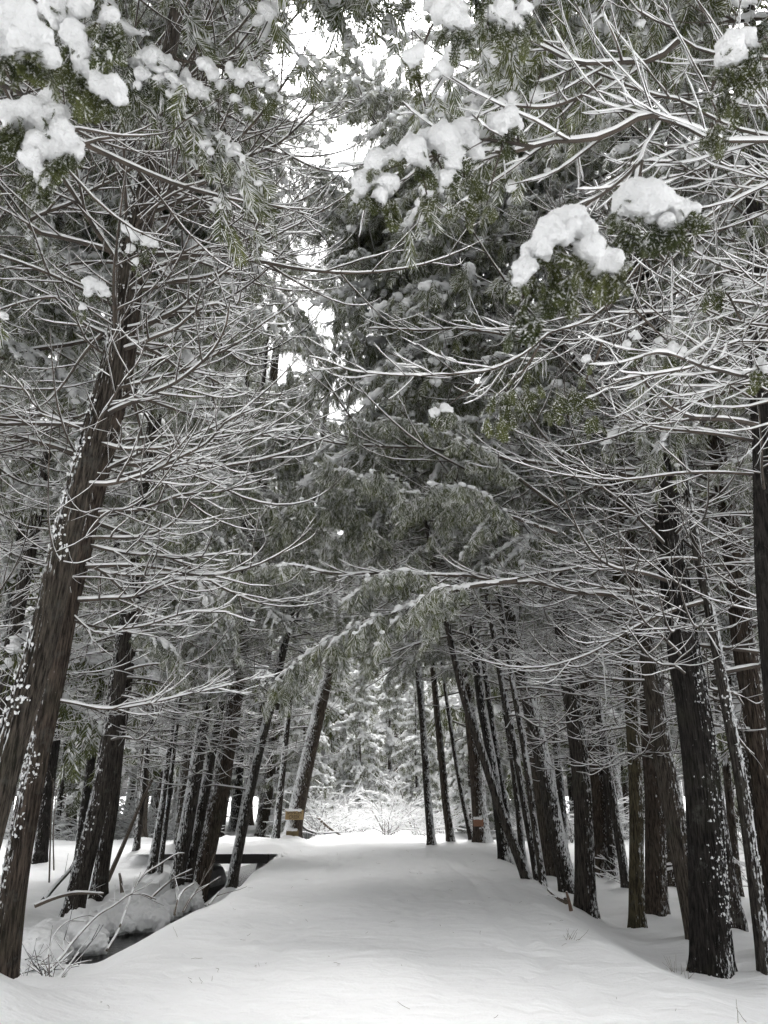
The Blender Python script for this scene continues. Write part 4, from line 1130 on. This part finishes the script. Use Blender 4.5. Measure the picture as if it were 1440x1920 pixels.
# footprints on the crossing path and the left bank
for k in range(46):
    fx, fy = U(-13, -6.5), U(22.5, 28.5)
    Zg -= .07 * np.exp(-(((Xg - fx) / .16) ** 2 + ((Yg - fy) / .22) ** 2))
def dent(x, y, rx, ry, d):
    a, b = np.searchsorted(xs, (x - 3 * rx, x + 3 * rx)); c, e = np.searchsorted(ys, (y - 3 * ry, y + 3 * ry))
    Zg[c:e, a:b] -= d * np.exp(-(((Xg[c:e, a:b] - x) / rx) ** 2 + ((Yg[c:e, a:b] - y) / ry) ** 2))
for k in range(650):                                 # pits and small lumps dropped from the branches
    r = U(.035, .10); dent(U(-2.4, 2.6), 5 + 18 * RNG.random() ** 1.4, r, r * U(.8, 1.6), U(-.03, .04))
for x0, ph in ((1.25, 0), (.35, 1.7), (-.9, .6), (-1.5, 2.2)):   # old boot tracks, half filled
    for k in range(34):
        y = 5 + k * .56
        dent(x0 + .13 * (-1) ** k + .25 * math.sin(y * .3 + ph) + U(-.03, .03), y + U(-.05, .05), .075, .15, U(.02, .05))
mb = MB()
ny, nx = Xg.shape
i = np.arange(ny - 1)[:, None] * nx; j = np.arange(nx - 1)[None]
mb.add(np.stack([Xg, Yg, Zg], -1).reshape(-1, 3), np.stack([i + j, i + j + 1, i + nx + j + 1, i + nx + j], -1).reshape(-1, 4))
tag(mb.build('snowy_ground', GROUND), kind='structure')

mb = MB()
mb.add([(-7, 3, -1.06), (-2.9, 3, -1.06), (-2.9, 42, -1.0), (-7, 42, -1.0)], [(0, 1, 2, 3)])
tag(mb.build('creek_water', WATER, None, False), kind='structure')

# pillows of snow along the far creek bank, on stones
def pillow(c, R, fl, label, seed):
    cc = [np.array([0, 0, 0.])] + [np.array([U(-.9, .9) * R, U(-.9, .9) * R, U(-.35, .15) * R]) for q in range(5)]
    me = remeshed(np.array(cc) * [1, 1, fl], np.array([R] + [R * U(.35, .7) for q in range(5)]) * fl ** .4, R * .065, seed, .13)
    me.materials.clear(); me.materials.append(SNOW)
    o = link('snow_mound', me); o.location = c
    tag(o, label, 'snow mound', 'snow pillows along the creek')
for k, (px, py, r, fl, Y_, lab) in enumerate((
    (60, 1792, 30, .95, 12.4, 'round snow-capped boulder right of the crusted left cedar foot'), (28, 1840, 30, .6, 11.2, 'low snow pillow at the creek beside the left cedar foot'),
    (100, 1822, 22, .5, 12.0, 'flat snow pillow between boulder and sticks'), (440, 1688, 20, .7, 22.0, 'snow pillow left of the dark bridge opening'),
    (487, 1652, 17, .9, 22.6, 'snow lump at the right end of the bridge opening'), (532, 1622, 26, .7, 22.9, 'broad snow heap burying the right end of the footbridge'), (510, 1640, 17, .8, 22.8, 'small snow lump on the bank beneath the bridge end'))):
    c = P(px, py, Y=Y_); pillow(c, r / FPX * float((c - EYE) @ FWD), fl, lab, k)
y = 13.4
for k in range(13):
    cx = -4.55 + .25 * math.sin(y * .35 + .5); hw = .42 + .14 * math.sin(y * .9) + .06
    pillow(np.array([cx - hw - .10 + U(-.1, .1), y, -.90 + U(-.06, .1)]), U(.3, .55), U(.45, .62), ('snow pillow overhanging the far edge of the creek', 'rounded snow pillow on the far creek bank')[k % 2] + (' nearest the left cedars', ' by the bowed twig', ' under the arching branch', ' at the start of the open water', ' above the widest open water', ' behind the curved rising branch', ' left of the clump foot', ' just below the clump', ' behind the clump stubs', ' behind the stout reddish cedar', ' toward the bridge', ' close to the bridge', ' nearest the bridge')[k], 20 + k)
    y += U(.5, 1.0)
# ------------------------------------------------------------------ footbridge over the creek
bz = .04
br = thing('footbridge', (-4.5, 24.2, 0), 'low dark wooden footbridge buried in snow over the creek', 'bridge')
def box(mb, c, s, rz=0):
    x, y, z = np.array(s) / 2
    V = np.array([(a * x, b * y, d * z) for a in (-1, 1) for b in (-1, 1) for d in (-1, 1)])
    V = np.stack([V[:, 0] * math.cos(rz) - V[:, 1] * math.sin(rz), V[:, 0] * math.sin(rz) + V[:, 1] * math.cos(rz), V[:, 2]], -1) + np.array(c)
    mb.add(V, [(0, 1, 3, 2), (4, 6, 7, 5), (0, 4, 5, 1), (2, 3, 7, 6), (0, 2, 6, 4), (1, 5, 7, 3)])
for yy in (-.95, 1.2, 3.2):
    mb = MB(); box(mb, (-.25, yy, -.17), (3.1, .2, .2)); mb.build('beam', TIMBER, br, False)
mb = MB(); box(mb, (-.25, -1.08, -.03), (3.2, .06, .1)); mb.build('edge_board', TIMBER, br, False)
for k in range(16):
    mb = MB(); box(mb, (-1.72 + k * .195, 1.12, -.035), (.17, 4.4, .06)); mb.build('plank', TIMBER, br, False)
gx, gy = np.meshgrid(np.linspace(-2.4, 2.6, 70), np.linspace(-1.22, 3.6, 40))
gz = .15 + .05 * fbm(np.stack([gx.ravel() * 1.6, gy.ravel() * 1.6, gx.ravel() * 0], -1), 4, 3).reshape(gx.shape)
gz += .07 * np.abs(vnoise(np.stack([gx.ravel() * 3, gy.ravel() * 3, gx.ravel() * 0], -1), 6).reshape(gx.shape))
gz = -.03 + (gz + .03) * sstep(-1.28, -.85, gy) * sstep(3.62, 3.2, gy) * sstep(-2.45, -1.6, gx) * sstep(2.62, 1.5, gx)
mb = MB(); ny, nx = gx.shape
i = np.arange(ny - 1)[:, None] * nx; j = np.arange(nx - 1)[None]
mb.add(np.stack([gx, gy, gz], -1).reshape(-1, 3), np.stack([i + j, i + j + 1, i + nx + j + 1, i + nx + j], -1).reshape(-1, 4))
mb.build('snow_cover', SNOW, br)

# ------------------------------------------------------------------ signs nailed to trees
def text_mesh(s, size, depth):
    cu = bpy.data.curves.new('lettering', 'FONT'); cu.body = s; cu.size = size; cu.extrude = depth; cu.align_x = 'CENTER'; cu.align_y = 'CENTER'
    o = bpy.data.objects.new('lettering', cu); col.objects.link(o)
    dg = bpy.context.evaluated_depsgraph_get(); dg.update()
    me = bpy.data.meshes.new_from_object(o.evaluated_get(dg))
    bpy.data.objects.remove(o)
    me.materials.clear(); me.materials.append(PAINT)
    return me
def sign(name, px, py, Y, wpx, hpx, mat, label, lines=(), cap=True, rz=0.0):
    c = P(px, py, Y=Y); s = float((c - EYE) @ FWD) / FPX
    W, H = wpx * s, hpx * s
    t = thing(name, c, label, 'sign'); t.rotation_euler = (0, 0, rz)
    mb = MB(); box(mb, (0, 0, 0), (W, .03, H)); mb.build('board', mat, t, False)
    for k, (txt, f) in enumerate(lines):
        me = text_mesh(txt, H * .5, .003)
        o = link('lettering', me, t)
        o.rotation_euler = (math.pi / 2, 0, 0)
        wd = max(v.co.x for v in me.vertices) - min(v.co.x for v in me.vertices)
        o.scale = (W * f / wd, 1.05, 1)
        o.location = (0, -.018, H * (.23 - .46 * k))
    if cap:
        mb = MB(); n = 14
        pth = np.stack([np.linspace(-W * .5, W * .42, n), np.zeros(n), np.full(n, H / 2)], -1)
        hh = .035 + .02 * RNG.uniform(0, 1, n); hh[0] = hh[-1] = .01
        tube(mb, pth, .045, 8, hh); mb.build('snow_cap', SNOW, t)
sign_y = float(np.array(TREES['L13'][0].location)[1]) - .42
sign('trail_sign', 552, 1528, sign_y, 34, 17, BOARD, 'yellow wooden creek name sign with dark capitals nailed to the thick sign cedar', (('SPENCER', .82), ('CREEK', .6)), True, .05)
sign('trail_sign', 548, 1564, sign_y, 23, 15, BOARD_OLD, 'small weathered blank board low on the cedar under the yellow sign', (), True, .05)
sign_y = float(np.array(TREES['R18'][0].location)[1]) - .4
sign('trail_sign', 897, 1542, sign_y, 19, 14, BOARD_ORANGE, 'small orange board on the snow-coated cedar right of the path end', (), True, -.1)

# ------------------------------------------------------------------ fallen wood, sticks, posts
def stick(name, ln, Ya, Yb, wpx, label, cat, mat=STICK, twigs=0, amt=.8, group=None):
    m = len(ln)
    pts = [P(px, py, Y=Ya + (Yb - Ya) * i / max(1, m - 1)) for i, (px, py) in enumerate(ln)]
    o = pts[0].copy(); path = resample(pts, max(8, 5 * m)) - o
    dep = float((pts[0] - EYE) @ FWD)
    r0 = wpx / FPX * dep * .36
    mb, ms = MB(), MB()
    r = np.linspace(r0, max(.006, r0 * .5), len(path))
    tube(mb, path, r, 7, cap=True); snow_on(ms, path, r, amt, 6, .12)
    for k in range(twigs):
        p, az, pi = sub(path, U(.2, .98))
        tw = grow(p, az + random.choice((-1, 1)) * U(.3, 1.2), pi + U(-.5, .6), U(.15, .6), 4, lambda s: .2, .12)
        tube(mb, tw, np.linspace(.007, .003, 5), 4); snow_on(ms, tw, np.linspace(.007, .003, 5), amt * .5, 4)
    t = thing(name, o, label, cat, group)
    mb.build('wood', mat, t); ms.build('snow_cover', SNOW, t)
stick('fallen_branch', [(40, 1862), (83, 1824), (113, 1798), (132, 1772), (156, 1744), (184, 1716), (212, 1699), (243, 1678), (267, 1677), (292, 1686)], 10.6, 13.8, 8, 'long snow-topped branch arching up from the stick pile by the creek', 'branch', STICK, 8, group='sticks by the creek')
stick('fallen_branch', [(200, 1782), (220, 1749), (236, 1706), (250, 1669), (271, 1640), (300, 1621), (330, 1602), (345, 1600)], 13.2, 15.6, 7, 'snowy curved branch rising from the open water toward the bridge clump', 'branch', STICK, 6, group='sticks by the creek')
stick('fallen_branch', [(79, 1822), (90, 1787), (104, 1749), (127, 1728), (160, 1717), (178, 1718)], 11.2, 12.6, 4, 'thin bowed twig left of the long arching branch', 'branch', STICK, 3, group='sticks by the creek')
stick('fallen_log', [(65, 1699), (99, 1685), (132, 1676), (194, 1676)], 15.0, 15.2, 11, 'snow-topped log lying against the leaning creek-bank cedar', 'log', STICK, 3)
stick('dead_tree', [(80, 1690), (101, 1664), (127, 1636), (151, 1607), (168, 1575)], 16, 17, 14, 'dark dead trunk leaning right behind the snow-topped log', 'dead tree', TIMBER, 6)
stick('dead_tree', [(201, 1652), (235, 1575), (262, 1510), (285, 1462)], 19, 19, 13, 'thin bare dead trunk leaning right beside the dark upright cedar', 'dead tree', STICK, 4)
stick('fallen_branch', [(33, 1872), (50, 1878), (70, 1881)], 8.9, 8.8, 6, 'short stick lying flat at the foot of the crusted left cedar', 'branch', STICK, 0, group='sticks by the creek')
stick('fallen_branch', [(48, 1840), (60, 1862), (72, 1886)], 9.2, 8.7, 6, 'snow-covered stick propped across the stick pile', 'branch', STICK, 0, 3, group='sticks by the creek')
stick('fallen_branch', [(60, 1846), (66, 1860), (72, 1874)], 9.3, 9.1, 6, 'dark bare stick leaning beside the propped snowy stick', 'branch', TIMBER, 0, .5, group='sticks by the creek')
stick('fallen_branch', [(92, 1882), (93, 1840), (91, 1790)], 9.3, 9.5, 4, 'upright snow-crusted twig beside the stick pile', 'branch', STICK, 4, group='sticks by the creek')
stick('fallen_branch', [(108, 1838), (128, 1812), (148, 1786)], 10.4, 11.2, 5, 'straight stick slanting right of the stick pile', 'branch', STICK, 3, group='sticks by the creek')
stick('fallen_branch', [(38, 1858), (66, 1846), (94, 1822), (118, 1800), (136, 1784)], 10.2, 11.4, 8, 'thick dark stick lying along the creek under the arching branch', 'branch', TIMBER, 2, group='sticks by the creek')
stick('fallen_branch', [(327, 1716), (334, 1687), (345, 1669), (364, 1657)], 12.4, 12.8, 7, 'snowy stub branch leaning at the foot of the stout reddish cedar', 'branch', STICK, 3, group='sticks by the clump')
stick('fallen_branch', [(343, 1710), (357, 1685), (377, 1661)], 12.2, 12.4, 7, 'thorny snow-covered stub right of the other stub at the clump', 'branch', STICK, 6, group='sticks by the clump')
stick('fallen_branch', [(391, 1696), (402, 1684), (412, 1672)], 13.2, 13.5, 4, 'small pale stick poking from the snow right of the clump', 'branch', STICK, 1, group='sticks by the clump')
stick('fallen_branch', [(282, 1685), (300, 1668), (325, 1648), (360, 1630)], 16, 16.4, 7, 'snowy branch running from the creek to the clump trunks', 'branch', STICK, 4, group='sticks by the clump')
stick('stump', [(229, 1674), (227, 1655), (224, 1637)], 17.5, 17.5, 11, 'short bare stump post in the snow beyond the creek', 'stump', STICK, 0, 1.5)
stick('wooden_post', [(1071, 1708), (1067, 1690), (1062, 1672)], 12.6, 12.6, 11, 'short brown wooden post leaning in the snow on the right bank', 'post', simple('brown post', (.10, .06, .04), .8), 0, 1.0)
stick('fallen_log', [(1062, 1690), (1045, 1682), (1028, 1668)], 14, 14.6, 16, 'small snow-topped log behind the short wooden post', 'log', STICK, 4, 4)
stick('fallen_log', [(594, 1530), (612, 1548), (640, 1566), (716, 1578)], 31, 32, 7, 'snowy fallen limb sloping down right of the sign cedar', 'log', STICK, 8, 3)
stick('fallen_log', [(560, 1542), (575, 1556), (600, 1562), (640, 1560)], 30.5, 31, 6, 'broken dark limb beside the yellow-sign cedar', 'log', TIMBER, 8, 3)
stick('dead_tree', [(776, 1570), (764, 1525), (750, 1480)], 33, 33, 5, 'snow-white leaning pole in the bright thicket', 'dead tree', STICK, 5, 4)
stick('dead_tree', [(730, 1585), (712, 1545), (695, 1515)], 32, 32, 5, 'snowy dead stem leaning left in the thicket', 'dead tree', STICK, 6, 4)
stick('fallen_log', [(872, 1590), (888, 1582), (904, 1574)], 27.5, 28, 9, 'short snow-buried log at the foot of the orange-sign cedar', 'log', STICK, 2, 5)
stick('dead_tree', [(92, 1660), (95, 1560), (100, 1460)], 20, 20, 5, 'thin dark sapling stem between the left trunks', 'sapling', STICK, 6, 1)
stick('dead_tree', [(101, 1632), (100, 1560), (106, 1480)], 22, 22, 4, 'second thin sapling stem right of the first at left', 'sapling', STICK, 6, 1)

for k in range(16):
    x0, y0 = U(30, 150), U(1790, 1880)
    a = U(.2, 2.6); L = U(25, 75)
    ln = [(x0, y0), (x0 + math.cos(a) * L * .5 + U(-6, 6), y0 - math.sin(a) * L * .5), (x0 + math.cos(a) * L, y0 - math.sin(a) * L + U(0, 10))]
    Yk = 9.0 + (1880 - y0) * .035
    stick('twig', ln, Yk, Yk + U(.1, .6), U(2.5, 5), 'thin snow-dusted twig in the tangle at the foot of the left cedars', 'twig', random.choice((STICK, TIMBER)), 2, 1.0, 'twigs tangled at the creek')

# grass stalks and needle litter on the snow
def sprig(px, py, h, n, label):
    b = hit(px, py); mb = MB()
    for k in range(n):
        p = grow((U(-.06, .06), U(-.06, .06), -.03), U(0, 6.28), U(.6, 1.5), h * U(.5, 1.1), 5, lambda s: -.8, .2)
        tube(mb, p, np.linspace(.0028, .0012, 6), 3)
    o = mb.build('dry_sprig', GRASS); o.location = b
    tag(o, label, 'dry plant', 'dry sprigs poking through the snow')
for a in ((1070, 1760, .2, 9, 'wispy cluster of dry stalks on the right bank below the bank cedar'), (1268, 1830, .3, 10, 'bent dry stalks at the foot of the thick black cedar'), (1285, 1838, .25, 5, 'dry sprig just right of the bent stalks by the black cedar'),
          (341, 1752, .16, 1, 'single upright dry stalk on the left bank'), (388, 1846, .12, 4, 'tiny forked dry sprig on the left shoulder of the path'), (1388, 1908, .18, 2, 'dry stalk in the lower right corner'), (790, 1640, .12, 5, 'dark dry sprig lying on the far path'), (480, 1812, .09, 4, 'dry bits on the left part of the near path'), (352, 1690, .14, 3, 'dry sprig on the crest near the clump stubs'), (1285, 1850, .1, 3, 'tiny dry sprig on the near right bank')):
    sprig(*a)
mb = MB()
for k in range(60):
    y = 6 + 18 * RNG.random() ** 1.3; x = U(-2.3, 2.4)
    z = float(terrain(np.array([x]), np.array([y]))[0])
    p = grow((x, y, z + .004), U(0, 6.28), .05, U(.03, .12), 3, lambda s: 0, .3)
    tube(mb, p, .0015, 3)
tag(mb.build('needle_litter', GRASS), kind='stuff')
tot = sum(len(m.polygons) for m in bpy.data.meshes)
print('polys', tot, 'objects', len(bpy.data.objects))
